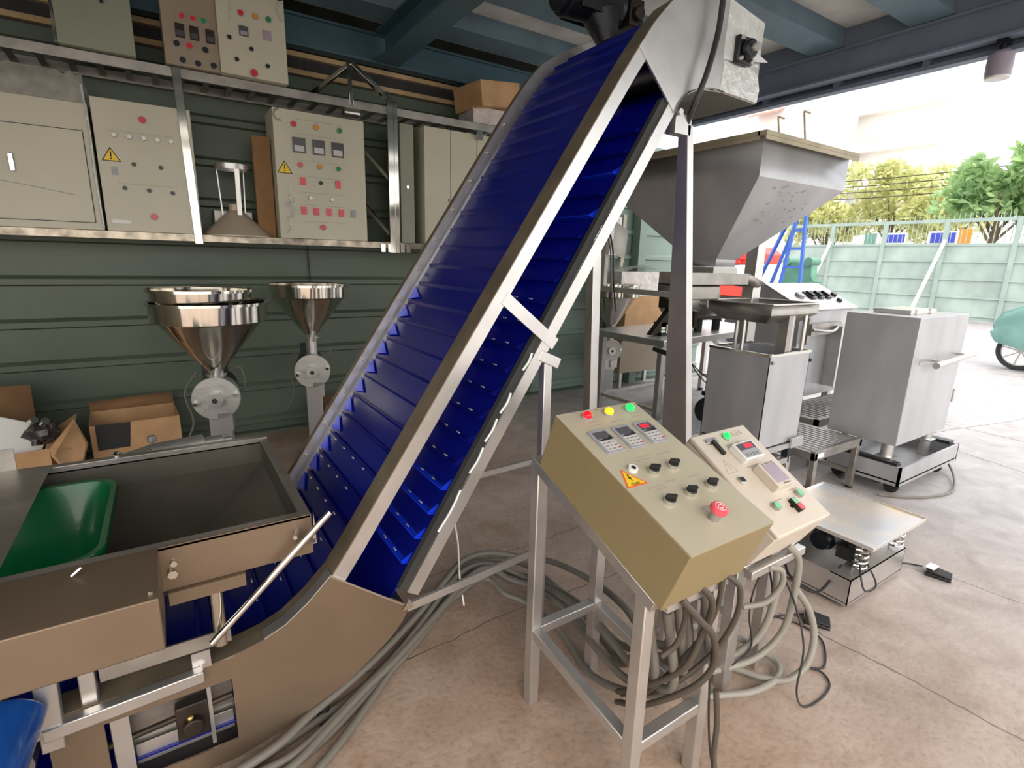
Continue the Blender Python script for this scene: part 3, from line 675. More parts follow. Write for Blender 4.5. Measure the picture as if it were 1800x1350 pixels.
for x, m, lb in ((.091, LRED, 'glowing red lamp'), (.175, LYEL, 'glowing amber lamp'), (.262, LGRN, 'glowing green lamp')): lamp(c1, M1, x, .50, m, .0135, lb)
for k, x in enumerate((.042, .129, .215)): meter1(c1, M1, x, .342, .066, .096, k == 2)
c = MB(); c.cyl((.068, .272, 0), (.068, .272, .01), .013, 24, M=M1); c = c.build('key_lock', WHITE, c1)
b = MB(); b.cyl((.068, .272, .01), (.068, .272, .0105), .007, 16, M=M1); b.build('keyhole', INKD, c)
for x, y in ((.122, .249), (.196, .249), (.079, .148), (.162, .153), (.247, .156)): knob(c1, M1, x, y, ang=-20)
def warn(root, M, pts, name='warning_sticker'):
    A, B_, C_ = [V((p[0], p[1])) for p in pts]; G = (A+B_+C_)/3
    c = MB(); c.prism([tuple(A), tuple(B_), tuple(C_)], 'z', 0, .0006, M); c = c.build(name, ORG, root)
    b = MB(); b.prism([tuple(G+(p-G)*.8) for p in (A, B_, C_)], 'z', .0006, .001, M); b.build('yellow_field', YEL, c)
    up = (A-(B_+C_)/2); rt = (C_-B_)
    q = lambda s, t: tuple(G+rt*s+up*t)
    b = MB(); b.prism([q(.02, .34), q(-.06, .1), q(.0, .1), q(-.04, -.12), q(.07, .15), q(.015, .16), q(.06, .34)], 'z', .001, .0014, M)
    for k in range(2): b.prism([q(-.2, -.16-.07*k), q(.2, -.16-.07*k), q(.2, -.19-.07*k), q(-.2, -.19-.07*k)], 'z', .001, .0013, M)
    b.build('lightning_mark', INKD, c)
warn(c1, M1, ((.034, .284), (.004, .22), (.076, .22)))
c = MB(); c.cyl((.153, .066, 0), (.153, .066, .028), .0135, 22, M=M1); c = c.build('emergency_stop', ALU, c1)
b = MB(); b.lathe([(.012, .024), (.021, .028), (.0225, .034), (.02, .04), (.014, .042), (.0001, .0425)], (.153, .066, 0), 30, M1); b.build('mushroom_head', PINK, c)
b = MB(); ring(b, .153, .066, .0125, .0135, .0415, .043, M1); ring(b, .153, .066, .006, .007, .042, .0435, M1); b.build('ring_mark', WHITE, c)
b = MB()
for (x, y, wd) in ((.07, .46, .05), (.075, .475, .04), (.155, .46, .05), (.245, .465, .04), (.25, .48, .04), (.11, .305, .05), (.105, .295, .05), (.19, .3, .05), (.06, .20, .05), (.12, .205, .04), (.21, .2, .04), (.155, .1, .05), (.075, .19, .04)):
    bars(b, x, y, wd, 5, M1, .005, seed=int(x*1000))
b.build('printed_captions', INKL, c1)
def text(root, s, M, x, y, size, m, name):
    cu = bpy.data.curves.new(name, 'FONT'); cu.body = s; cu.size = size; cu.extrude = .0002; cu.align_x = 'CENTER'
    t = bpy.data.objects.new(name, cu); COL.objects.link(t); dg = bpy.context.evaluated_depsgraph_get()
    me = bpy.data.meshes.new_from_object(t.evaluated_get(dg)); bpy.data.objects.remove(t)
    b = MB(); b.add([tuple(v.co+V((x, y, .0004))) for v in me.vertices], [list(p.vertices) for p in me.polygons], M)
    return b.build(name, m, root)
text(c1, 'L1', M1, .068, .528, .011, INK, 'printed_letters'); text(c1, 'L2', M1, .148, .525, .011, INK, 'printed_letters')

# --- console two
P2 = V((1.5, .769, .692)); M2 = frame(P2, 30.8); W2, L2, D2 = .308, .42, .17
c2 = thing('control_console', (1.66, 1.0, 0), 'farther pale grey control console with a hasp latch and square counter', 'console', 'control consoles on stainless stands')
b = MB(); b.box(0, W2, 0, L2, -D2, -.02, M2); b.build('enclosure', PINKC, c2, .004)
b = MB(); b.box(-.001, W2+.001, -.001, L2+.001, -.0195, 0, M2); b.build('lid', PINKC, c2, .006)
sz2 = lambda y: .546+(y-.856)*math.tan(R(30.8))
b = MB(); b.bar((1.515, .87, sz2(.87)-.03), (1.515, 1.22, sz2(1.22)-.03), .03, .03); b.bar((1.79, .87, sz2(.87)-.03), (1.79, 1.22, sz2(1.22)-.03), .03, .03); b.bar((1.5, .85, sz2(.85)-.025), (1.82, .85, sz2(.85)-.025), .03, .03); b.build('top_rail', STT, c2, .003)
for (x, y) in ((1.565, .925), (1.765, .925), (1.565, 1.2), (1.765, 1.2)):
    b = MB(); b.box(x-.03, x+.025, y-.02, y+.02, 0, sz2(y)-.035); b.build('leg', STT, c2, .003)
b = MB(); b.bar((1.565, 1.2, .3), (1.765, 1.2, .3), .03); b.bar((1.565, .925, .3), (1.565, 1.2, .3), .03); b.build('cross_rail', STT, c2)
lamp(c2, M2, .16, .383, LGRN, .013, 'glowing green lamp')
text(c2, 'ALFA', M2, .228, .38, .03, INKL, 'printed_letters')
c = MB(); c.prism(rrect(.045, .11, .368, .396, .006, 3), 'z', 0, .002, M2); c.cyl((.058, .382, .002), (.058, .382, .006), .008, 14, M=M2); c.cyl((.097, .382, .002), (.097, .382, .006), .008, 14, M=M2); c = c.build('hasp_latch', STT, c2)
b = MB(); b.prism(rrect(.067, .083, .315, .38, .006, 3), 'z', .004, .012, M2); b.build('latch_lever', GREASE, c)
c = MB(); c.box(.12, .228, .262, .335, 0, .028, M2); c = c.build('counter', WHITE, c2, .002)
b = MB(); b.box(.126, .222, .268, .33, .028, .0286, M2); b.build('frame_line', METER, c)
b = MB(); b.box(.13, .218, .300, .327, .0286, .029, M2); b.build('screen', LCD, c)
b = MB()
for k in range(4): b.box(.165+k*.011, .173+k*.011, .305, .323, .029, .0295, M2)
b.build('digits', SEG, c)
b = MB()
for k in range(4): b.box(.14+k*.018, .147+k*.018, .273, .285, .0286, .0294, M2)
b.build('button_row', INK, c)
c = MB(); c.box(.14, .228, .133, .233, 0, .034, M2); c = c.build('touch_screen_unit', PINKC, c2, .002)
b = MB(); b.box(.15, .222, .148, .222, .034, .0346, M2); b.build('screen', PURP, c)
b = MB(); bars(b, .152, .224, .066, 6, Matrix(M2) @ Matrix.Translation((0, 0, .034)), .006, seed=3); bars(b, .175, .138, .04, 4, Matrix(M2) @ Matrix.Translation((0, 0, .034)), .006, seed=5); b.build('printed_captions', INK, c)
c = MB(); c.prism(rrect(.038, .064, .195, .22, .008, 4), 'z', 0, .01, M2); c = c.build('key_lock', CHR, c2, .002)
b = MB(); b.cyl((.051, .208, .01), (.051, .208, .0108), .006, 12, M=M2); b.build('keyhole', INKD, c)
for x, y in ((.093, .088), (.245, .1)):
    c = MB(); c.cyl((x, y, 0), (x, y, .012), .0155, 24, M=M2); c = c.build('push_button', ALU, c2)
    b = MB(); b.cyl((x, y, .012), (x, y, .015), .0125, 22, M=M2); b.build('button_cap', GRNP, c)
c = MB(); c.box(.16, .205, .065, .078, 0, .002, M2); Mq = M2 @ Matrix.Translation((.182, .068, 0)) @ Matrix.Rotation(R(0), 4, 'Z')
c.box(-.012, .012, -.024, .024, 0, .016, Mq); c = c.build('double_button', GREASE, c2, .001)
b = MB(); b.box(-.01, .01, .001, .022, .016, .018, Mq); b.build('green_cap', GRNP, c)
b = MB(); b.box(-.01, .01, -.022, -.001, .016, .02, Mq); b.build('red_cap', PINK, c)
b = MB(); M2t = M2
for (a, bb) in (((.055, .301), (.022, .246)), ((.022, .246), (.075, .246)), ((.075, .246), (.055, .301)), ((.05, .285), (.055, .255))):
    d = V((bb[0]-a[0], bb[1]-a[1])).normalized()*.001; b.prism([(a[0]-d.y, a[1]+d.x), (bb[0]-d.y, bb[1]+d.x), (bb[0]+d.y, bb[1]-d.x), (a[0]+d.y, a[1]-d.x)], 'z', 0, .0005, M2)
b.build('engraved_triangle', INKL, c2)
b = MB(); bars(b, .13, .348, .07, 5, M2, .005, seed=8); bars(b, .13, .246, .07, 5, M2, .006, seed=9); bars(b, .215, .122, .05, 5, M2, .004, seed=10); bars(b, .11, .105, .04, 5, M2, .004, seed=11); b.build('printed_captions', INKL, c2)

# ================================================================== CONDUITS AND CABLES
def cable(name, pts, r, m, label, cat='cable', group=None, n=10, sub=7):
    b = MB(); b.tube(pts, r, n, sub); return tag(b.build(name, m), label, cat, group)
GRP = 'grey conduits running from the conveyor foot to the near console'
base = [(-.05, 1.38), (.08, 1.39), (.17, 1.40), (.27, 1.44), (.42, 1.52), (.57, 1.61), (.75, 1.73), (.88, 1.81), (1.01, 1.87), (1.12, 1.86), (1.21, 1.78), (1.27, 1.66), (1.29, 1.44), (1.25, 1.2)]
ends = [(1.10, .80, .66), (1.16, .84, .64), (1.02, .78, .64), (1.2, .8, .70), (1.06, .78, .655), (1.14, .76, .68), (.99, .82, .64)]
rr = random.Random(4)
pos = ['outermost towards the floor', 'topmost of the bundle', 'innermost by the conveyor plate', 'second from the outside', 'looping lowest inside the stand', 'rising highest at the console', 'shortest loop inside the stand']
for k in range(7):
    off = (k-3)*.024; zz = .02+(.03 if k in (1, 3, 5) else 0)+(.03 if k == 5 else 0)
    pts = []
    for i, (x, y) in enumerate(base):
        a = base[max(i-1, 0)]; c = base[min(i+1, len(base)-1)]; d = V((c[0]-a[0], c[1]-a[1])).normalized()
        o_ = off*(.6+.5*math.sin(i*.9+k))+(off*.9 if i > 9 else 0)+rr.uniform(-.005, .005)
        lift = .09*math.exp(-((i-8.2)/2.4)**2)
        pts.append((x-d.y*o_, y+d.x*o_, zz+lift+(0 if i < 10 else .03*(i-10)*(k % 3))))
    ex, ey, ez = ends[k]
    pts += [(1.2+off*.8, 1.0, .12+.03*k), (ex+.07, ey+.06, .22+.035*k), (ex+.06, ey+.0, ez-.28), (ex+.0, ey-.0, ez-.03)]
    cable('conduit', pts, .0135, HOSE, 'grey corrugated conduit along the conveyor foot to the near console, '+pos[k], 'conduit', GRP)
# dark sheathed cables dropping out of the near console
for k, (pts, r) in enumerate((
    ([(.985, .715, .70), (1.03, .69, .64), (1.10, .69, .56), (1.13, .7, .45), (1.10, .74, .36), (1.05, .85, .24), (1.1, 1.0, .1)], .009),
    ([(1.05, .71, .715), (1.09, .70, .66), (1.10, .72, .56), (1.07, .75, .43), (1.03, .86, .3), (1.1, 1.0, .14)], .009),
    ([(1.15, .71, .715), (1.19, .69, .67), (1.2, .70, .56), (1.16, .74, .43), (1.08, .82, .3), (1.12, 1.0, .12)], .008),
    ([(1.14, .71, .715), (1.14, .72, .6), (1.1, .75, .48), (1.06, .85, .28), (1.15, 1.0, .1)], .007),
    ([(1.16, .70, .36), (1.17, .69, .25), (1.16, .68, .15), (1.16, .66, .08), (1.165, .65, .035)], .008),
    ([(1.0, .72, .69), (1.03, .73, .62), (1.02, .74, .54), (.99, .76, .50)], .008))):
    cable('sheathed_cable', pts, r, CABD, 'dark brown cable under the near console, '+('the one swinging widest left', 'the one in the middle of the bunch', 'the one nearest the right leg', 'the thin straight one', 'the stiff end pointing at the floor', 'the short looped one')[k], 'cable', 'dark cables under the near console')
cable('thin_cable', [(1.13, .71, .5), (1.13, .70, .36), (1.135, .685, .22), (1.16, .665, .06)], .003, CABK, 'thin black wire beside the stiff dark cable end', 'cable')
# conduits of the far console
G2 = 'pale conduits looping below the far console'
B2 = [('shortest, curving left from the latch side', [(1.66, .86, .52), (1.69, .86, .48), (1.69, .85, .35), (1.65, .87, .2), (1.55, .95, .08), (1.42, 1.02, .04)]),
      ('widest loop, swinging out right above the floor', [(1.6, 1.0, .024), (1.66, .92, .024), (1.70, .85, .024), (1.76, .795, .03), (1.83, .77, .08), (1.875, .78, .17), (1.87, .81, .27), (1.81, .85, .37)]),
      ('lying flat in a ring on the floor', [(1.3, 1.0, .22), (1.5, 1.06, .18), (1.68, 1.03, .11), (1.79, .96, .05), (1.825, .89, .024), (1.79, .84, .024), (1.71, .82, .024), (1.6, .835, .024), (1.5, .88, .024), (1.4, .93, .024)]),
      ('hanging straight down by the right edge', [(1.72, .85, .56), (1.77, .83, .5), (1.78, .83, .36), (1.76, .84, .2), (1.66, .88, .1), (1.48, .95, .07)]),
      ('smallest one hooked below the latch side', [(1.6, .84, .52), (1.65, .82, .5), (1.66, .82, .44), (1.62, .84, .38), (1.55, .88, .36)])]
for k, (lb, p) in enumerate(B2): cable('conduit', p, .0125 if k < 4 else .01, HOSEL, 'pale grey conduit under the far console, '+lb, 'conduit', G2)
cable('thin_cable', [(1.63, .87, .5), (1.60, .88, .4), (1.6, .88, .3), (1.62, .87, .18), (1.57, .9, .1)], .003, CABK, 'thin black wire hanging between the pale conduits', 'cable')
cable('foot_switch_cable', [(1.66, .88, .5), (1.72, .88, .38), (1.78, .9, .25), (1.93, .96, .12), (2.08, 1.03, .02), (2.17, 1.0, .012), (2.22, .97, .015)], .0035, CABK, 'short black cord ending at the nearer foot switch', 'cord')
cable('foot_switch_cable', [(1.68, .86, .5), (1.76, .82, .35), (1.76, .76, .2), (1.72, .74, .05), (1.72, .71, .006), (1.80, .695, .006), (1.9, .71, .006), (1.94, .76, .006), (1.91, .81, .006), (1.96, .77, .006), (2.03, .79, .006), (2.12, .85, .006), (2.14, .92, .006), (2.12, 1.0, .006), (2.05, 1.1, .006)], .0035, CABK, 'long black cord curling in a loop on the bare floor', 'cord')
# white cable tie around the bundle
b = MB(); b.tube([(.955, 1.79, .02), (.945, 1.80, .11), (.955, 1.84, .17), (.985, 1.90, .12), (.99, 1.91, .02)], .004, 6); b.tube([(.955, 1.83, .165), (.94, 1.81, .22), (.93, 1.80, .32), (.915, 1.80, .42)], .0035, 6)
tag(b.build('cable_tie', NYL), 'white nylon cable tie standing up from the conduit bundle', 'cable tie')

# ================================================================== FOOT SWITCHES
def pedal(loc, rz, label, s=1.):
    t = thing('foot_switch', loc, label, 'foot switch', 'black foot switches on the floor')
    M = Matrix.Translation(loc) @ Matrix.Rotation(rz, 4, 'Z')
    b = MB(); b.prism([(-.05*s, 0), (.05*s, 0), (.05*s, .012), (-.05*s, .024)], 'y', -.035*s, .035*s, M); b.build('base', BLACK, t, .003)
    b = MB(); b.prism([(-.048*s, .026), (.048*s, .016), (.05*s, .024), (-.046*s, .036)], 'y', -.036*s, .036*s, M); b.build('treadle', BLKR, t, .003)
    b = MB(); b.cyl((-.045*s, -.03*s, .026), (-.045*s, .03*s, .026), .006, 10, M=M); b.build('hinge_pin', STT, t)
    return t
pedal((2.22, .925, 0), R(-60), 'dark grey foot switch nearest the far console, beside the floor crack')
p = pedal((3.12, .79, 0), R(-75), 'small black foot switch with a silver plate, right of the vibrating table', 1.05)
b = MB(); b.box(3.08, 3.15, .8, .84, .04, .043); b.build('silver_plate', STT, p)
cable('foot_switch_cable', [(2.62, .98, .2), (2.68, .93, .12), (2.9, .95, .04), (2.94, .92, .012), (2.98, .95, .012), (3.08, .93, .012), (3.12, .86, .02)], .004, CABK, 'black cord from the vibrating table motor to the small foot switch', 'cord')
b = MB(); b.tube([(2.93, .93, .012), (2.945, .925, .016), (2.96, .915, .012)], .006, 6); tag(b.build('tape_wrap', NYL), 'bit of white tape wrapped round the foot switch cord', 'tape')

# ================================================================== VIBRATING TABLE
vt = thing('vibrating_table', (2.75, 1.1, 0), 'low stainless vibrating table on coil springs right of the consoles', 'vibrating table')
b = MB(); x0, x1, y0, y1 = 2.42, 2.97, .9, 1.36
b.box(x0, x1, y0, y0+.004, .02, .15); b.box(x0, x1, y1-.004, y1, .02, .15); b.box(x0, x0+.004, y0, y1, .02, .15); b.box(x1-.004, x1, y0, y1, .02, .15); b.box(x0, x1, y0, y0+.09, .146, .15); b.box(x0, x1, y1-.09, y1, .146, .15)
b.box(x0, x1, y0, y1, .03, .034); b.build('base_frame', STT, vt)
b = MB(); b.box(2.5, 3.05, .87, 1.37, .29, .30); b.box(2.5, 3.05, .868, .872, .285, .303); b.box(2.5, 3.05, 1.366, 1.37, .288, .308); b.box(2.498, 2.502, .868, 1.37, .285, .303); b.box(3.048, 3.052, .868, 1.37, .288, .308)
b.prism([(2.505, .30), (2.56, .33), (2.56, .305)], 'y', 1.28, 1.37); b.build('tray', PLATE, vt, .001)
for (x, y) in ((2.55, .93), (2.93, .93), (2.55, 1.3), (2.93, 1.3)):
    b = MB(); n = 60; b.tube([(x+.027*math.cos(2*PI*k/12), y+.027*math.sin(2*PI*k/12), .152+.134*k/n) for k in range(n+1)], .0055, 6, 1); b.build('spring', CHR, vt)
for (x, y) in ((2.48, .95), (2.91, .95), (2.48, 1.31), (2.91, 1.31)):
    b = MB(); b.cyl((x, y, 0), (x, y, .03), .03, 14); b.build('rubber_foot', BLKR, vt)
b = MB(); b.cyl((2.6, 1.12, .2), (2.84, 1.12, .2), .055, 20); b.cyl((2.56, 1.12, .2), (2.6, 1.12, .2), .045, 18); b.cyl((2.84, 1.12, .2), (2.9, 1.12, .2), .045, 18); b.box(2.66, 2.78, 1.07, 1.17, .23, .29); b.build('vibrator_motor', BLKM, vt)
b = MB(); b.box(2.56, 2.64, .96, 1.04, .16, .22); b.ball((2.6, .98, .22), .035); b.ball((2.63, .95, .2), .028); b.build('taped_joint', BLKR, vt)
b = MB(); b.tube([(2.61, .96, .2), (2.5, .9, .16), (2.5, .87, .09), (2.58, .86, .1), (2.62, .93, .17)], .004, 6); b.tube([(2.42, 1.2, .1), (2.3, 1.1, .1), (2.35, 1.0, .06), (2.5, .98, .16)], .006, 6); b.build('loose_wire', CABK, vt)

# ================================================================== PRODUCT BIN (square elevator bin)
bn = thing('product_bin', (2.96, 1.8, 0), 'square grey stainless bin with a raised funnel tray on four struts', 'bin')
bx0, bx1, by0, by1 = 2.75, 3.16, 1.61, 2.0
b = MB(); zb, zt = .47, 1.02
t_ = .004
b.box(bx0, bx1, by0, by0+t_, zb, zt); b.box(bx0, bx1, by1-t_, by1, zb, zt); b.box(bx0, bx0+t_, by0, by1, zb, zt); b.box(bx1-t_, bx1, by0, by1, zb, zt); b.box(bx0, bx1, by0, by1, zb, zb+.004); b.build('bin_body', ST, bn)
b = MB()
for p, q in (((bx0, by0), (bx1, by0)), ((bx1, by0), (bx1, by1)), ((bx1, by1), (bx0, by1)), ((bx0, by1), (bx0, by0))): b.bar((p[0], p[1], zt), (q[0], q[1], zt), .014, .014)
b.build('rim', CHR, bn)
for (x, y) in ((bx0+.03, by0+.2), (bx0+.22, by0+.03), (bx1-.05, by0+.03), (bx0+.2, by1-.03)):
    b = MB(); b.cyl((x, y, zt-.05), (x, y, 1.25), .011, 12); b.build('strut', STT, bn)
b = MB(); b.box(bx0+.17, bx0+.235, by0+.02, by0+.08, zt-.05, 1.24); b.build('riser', STD, bn)
tx0, tx1, ty0, ty1 = 2.72, 3.2, 1.62, 2.02
top = [(tx0, ty0), (tx1, ty0), (tx1, ty1), (tx0, ty1)]; bot = [(tx0+.06, ty0+.06), (tx1-.06, ty0+.06), (tx1-.06, ty1-.06), (tx0+.06, ty1-.06)]
b = MB(); b.add([(x, y, 1.30) for x, y in top]+[(x, y, 1.24) for x, y in top]+[(x, y, 1.19) for x, y in bot], [(0, 1, 5, 4), (1, 2, 6, 5), (2, 3, 7, 6), (3, 0, 4, 7), (4, 5, 9, 8), (5, 6, 10, 9), (6, 7, 11, 10), (7, 4, 8, 11)])
o = b.build('funnel_tray', STD, bn); md = o.modifiers.new('solid', 'SOLIDIFY'); md.thickness = .004
b = MB(); b.box(tx0-.015, tx1+.015, ty0-.015, ty0+.004, 1.296, 1.302); b.box(tx0-.015, tx1+.015, ty1-.004, ty1+.015, 1.296, 1.302); b.box(tx0-.015, tx0+.004, ty0, ty1, 1.296, 1.302); b.box(tx1-.004, tx1+.015, ty0, ty1, 1.296, 1.302); b.build('tray_rim', STT, bn)
b = MB(); b.box(bx0-.01, bx1+.02, by0-.02, by1, .44, .468); b.box(bx0+.3, bx1+.02, by0-.03, by0-.02, .44, .50); b.build('bin_base', STT, bn)
for (x, y) in ((bx0+.03, by0+.03), (bx1-.03, by0+.03), (bx0+.03, by1-.03), (bx1-.03, by1-.03)):
    b = MB(); b.bar((x, y, .0), (x, y, .36), .035); b.build('leg', STT, bn, .002)
    b = MB(); b.box(x-.03, x+.03, y-.02, y+.02, .36, .44); b.build('rubber_mount', BLKR, bn)
b = MB(); b.bar((bx0+.03, by0+.03, .34), (bx1-.03, by0+.03, .34), .035); b.bar((bx1-.03, by0+.03, .34), (bx1-.03, by1-.03, .34), .035); b.bar((bx0+.03, by1-.03, .34), (bx0+.03, by0+.03, .34), .035); b.build('frame_rail', STT, bn)
b = MB(); b.cyl((bx0+.02, by0-.002, zt-.04), (bx0+.02, by0-.014, zt-.04), .01, 8); b.build('bolt', STD, bn)

# ================================================================== BIG STEEL HOPPER
hp = thing('steel_hopper', (2.85, 2.05, 0), 'big square stainless hopper on a tall stand behind the conveyor head', 'hopper')
hx0, hx1, hy0, hy1 = 2.44, 3.25, 1.61, 2.62
HZ = 2.115; HB = 1.92
ox0, ox1, oy0, oy1 = 2.62, 2.80, 1.93, 2.12; OZ = 1.53
b = MB(); T = [(hx0, hy0), (hx1, hy0), (hx1, hy1), (hx0, hy1)]; O = [(ox0, oy0), (ox1, oy0), (ox1, oy1), (ox0, oy1)]
b.add([(x, y, HZ-.015) for x, y in T]+[(x, y, HB) for x, y in T]+[(x, y, OZ) for x, y in O]+[(x, y, OZ-.04) for x, y in O],
      [(0, 1, 5, 4), (1, 2, 6, 5), (2, 3, 7, 6), (3, 0, 4, 7), (4, 5, 9, 8), (5, 6, 10, 9), (6, 7, 11, 10), (7, 4, 8, 11), (8, 9, 13, 12), (9, 10, 14, 13), (10, 11, 15, 14), (11, 8, 12, 15)])
o = b.build('hopper_body', ST, hp); md = o.modifiers.new('solid', 'SOLIDIFY'); md.thickness = .003
b = MB(); e = .035
b.box(hx0-e, hx1+e, hy0-e, hy0+.01, HZ-.02, HZ); b.box(hx0-e, hx1+e, hy1-.01, hy1+e, HZ-.02, HZ); b.box(hx0-e, hx0+.01, hy0, hy1, HZ-.02, HZ); b.box(hx1-.01, hx1+e, hy0, hy1, HZ-.02, HZ)
b.box(hx0-e, hx1+e, hy0-e, hy0-e+.004, HZ-.04, HZ-.021); b.box(hx0-e, hx0-e+.004, hy0, hy1, HZ-.04, HZ-.021); b.build('rim', TAN, hp)
b = MB(); b.box(3.12, 3.2, 2.0, 2.08, 0, HB+.03); b.build('leg', STT, hp, .004)
b = MB(); b.box(3.19, 3.25, 2.56, 2.62, 0, HB+.03); b.build('leg', STT, hp, .004)
b = MB(); rp = random.Random(21)
for k in range(26):
    u = rp.uniform(.2, .8); v = rp.uniform(.05, .5)
    a = V((hx0, hy0, HB)).lerp(V((hx1, hy0, HB)), u); c = V((ox0, oy0, OZ)).lerp(V((ox1, oy0, OZ)), u); p = a.lerp(c, v)+V((0, -.004, -.002)); d = V((.5, -.1, .2)).normalized()*rp.uniform(.006, .018)
    b.add([p-d, p+V((0, 0, -.003)), p+d, p+V((0, 0, .003))], [(0, 1, 2, 3)])
b.build('scuff_marks', DUST, hp)['kind'] = 'stuff'
fd = thing('vibratory_feeder', (2.8, 2.03, 0), 'dark grey feeder pan pointing right under the steel hopper outlet', 'feeder')
b = MB(); b.box(2.38, 2.95, 1.93, 2.12, 1.385, 1.39); b.box(2.38, 2.95, 1.93, 1.934, 1.385, 1.455); b.box(2.38, 2.95, 2.116, 2.12, 1.385, 1.455); b.box(2.38, 2.384, 1.93, 2.12, 1.385, 1.455)
b.add([(2.95, 1.93, 1.455), (3.12, 1.93, 1.40), (3.15, 2.03, 1.385), (3.12, 2.12, 1.40), (2.95, 2.12, 1.455), (2.95, 1.95, 1.385), (3.12, 1.97, 1.37), (3.12, 2.08, 1.37), (2.95, 2.1, 1.385)], [(0, 1, 6, 5), (5, 6, 7, 8), (4, 8, 7, 3), (1, 2, 6), (2, 3, 7), (2, 7, 6)])
o = b.build('pan', STD, fd); md = o.modifiers.new('solid', 'SOLIDIFY'); md.thickness = .004
b = MB(); b.box(2.6, 2.82, 1.925, 2.125, 1.455, 1.488); b.build('gasket_block', ALU, fd)
b = MB(); b.box(2.42, 2.72, 1.95, 2.1, 1.30, 1.384); b.build('drive', STD, fd, .01)
b = MB(); b.bar((2.4, 2.03, 1.33), (2.4, 2.6, 1.33), .03); b.bar((2.4, 2.6, 1.35), (2.4, 2.6, 1.95), .03); b.build('bracket', STT, fd)
b = MB(); b.add([(2.42, 2.55, 1.75), (2.52, 2.53, 1.7), (2.5, 2.53, 1.52), (2.41, 2.55, 1.56)], [(0, 1, 2, 3)]); o = b.build('paper_note', PAPER); md = o.modifiers.new('s', 'SOLIDIFY'); md.thickness = .001; tag(o, 'blank white paper note hanging beside the conveyor post', 'paper')
for k in range(2): cable('hanging_wire', [(2.2+.03*k, 2.55, 1.95), (2.3+.02*k, 2.55, 1.8), (2.36+.02*k, 2.52, 1.6), (2.37+.02*k, 2.5, 1.4), (2.36+.02*k, 2.45, 1.2)], .006, CABK if k else HOSE, ('dark' if k else 'grey')+' wire hanging left of the tall conveyor post', 'wire')

# ================================================================== CABINET ON A PLATFORM SCALE
sc = thing('platform_scale', (4.5, 1.55, 0), 'low wheeled platform scale carrying the big steel cabinet', 'scale')
b = MB(); b.box(3.98, 4.98, 1.32, 1.335, .08, .215); b.box(3.98, 4.98, 1.79, 1.805, .08, .215); b.box(3.98, 3.995, 1.32, 1.8, .08, .215); b.box(4.965, 4.98, 1.32, 1.8, .08, .215); b.box(3.98, 4.98, 1.32, 1.8, .1, .11); b.build('tray', ST, sc)
b = MB(); b.box(3.99, 4.05, 1.35, 1.78, .215, .235); b.build('black_rail', BLACK, sc, .004)
b = MB(); b.box(4.88, 4.96, 1.35, 1.78, .215, .24); b.build('black_rail', BLACK, sc, .004)
for (x, y) in ((4.07, 1.39), (4.8, 1.39), (4.07, 1.74), (4.8, 1.74)):
    b = MB(); b.cyl((x-.012, y, .045), (x+.022, y, .045), .045, 22); b.box(x-.03, x+.035, y-.03, y+.03, .06, .085); b.build('castor', BLKR, sc, .004)
for (x, y) in ((4.03, 1.66), (4.2, 1.5)):
    b = MB(); b.cyl((x, y, .0), (x, y, .012), .035, 16); b.cyl((x, y, .012), (x, y, .1), .009, 8); b.build('levelling_foot', STT, sc)
for (x, y) in ((4.08, 1.46), (4.08, 1.72), (4.8, 1.48), (4.8, 1.7)):
    b = MB(); b.cyl((x, y, .11), (x, y, .345), .037, 20); b.box(x-.05, x+.05, y-.05, y+.05, .235, .245); b.build('support_column', STT, sc)
cable('scale_cable', [(4.9, 1.36, .1), (4.75, 1.25, .03), (4.45, 1.16, .012), (4.2, 1.2, .012), (4.02, 1.3, .012), (3.92, 1.4, .012)], .008, HOSE, 'grey cord looping on the floor in front of the platform scale', 'cord')
cb = thing('steel_cabinet', (4.42, 1.6, .345), 'big brushed steel cabinet with side handle standing on the platform scale', 'cabinet')
b = MB(); b.box(4.0, 4.82, 1.385, 1.83, .345, 1.205); b.build('body', ST, cb, .004)
b = MB(); b.box(4.2, 4.62, 1.52, 1.75, 1.205, 1.235); b.box(4.27, 4.285, 1.51, 1.53, 1.205, 1.24); b.box(4.5, 4.515, 1.51, 1.53, 1.205, 1.24); b.build('hatch', PLATE, cb, .002)
b = MB(); b.cyl((4.22, 1.31, .9), (4.82, 1.31, .93), .018, 18); b.cyl((4.16, 1.31, .897), (4.27, 1.31, .903), .022, 18); b.bar((4.32, 1.31, .905), (4.32, 1.385, .905), .015); b.bar((4.72, 1.31, .925), (4.72, 1.385, .925), .015); b.box(4.1, 4.35, 1.379, 1.385, .895, .935); b.build('handle', STT, cb)
b = MB(); b.box(4.82, 4.92, 1.42, 1.47, .56, .62); b.box(4.9, 4.93, 1.4, 1.49, .54, .64); b.build('side_bracket', STT, cb)

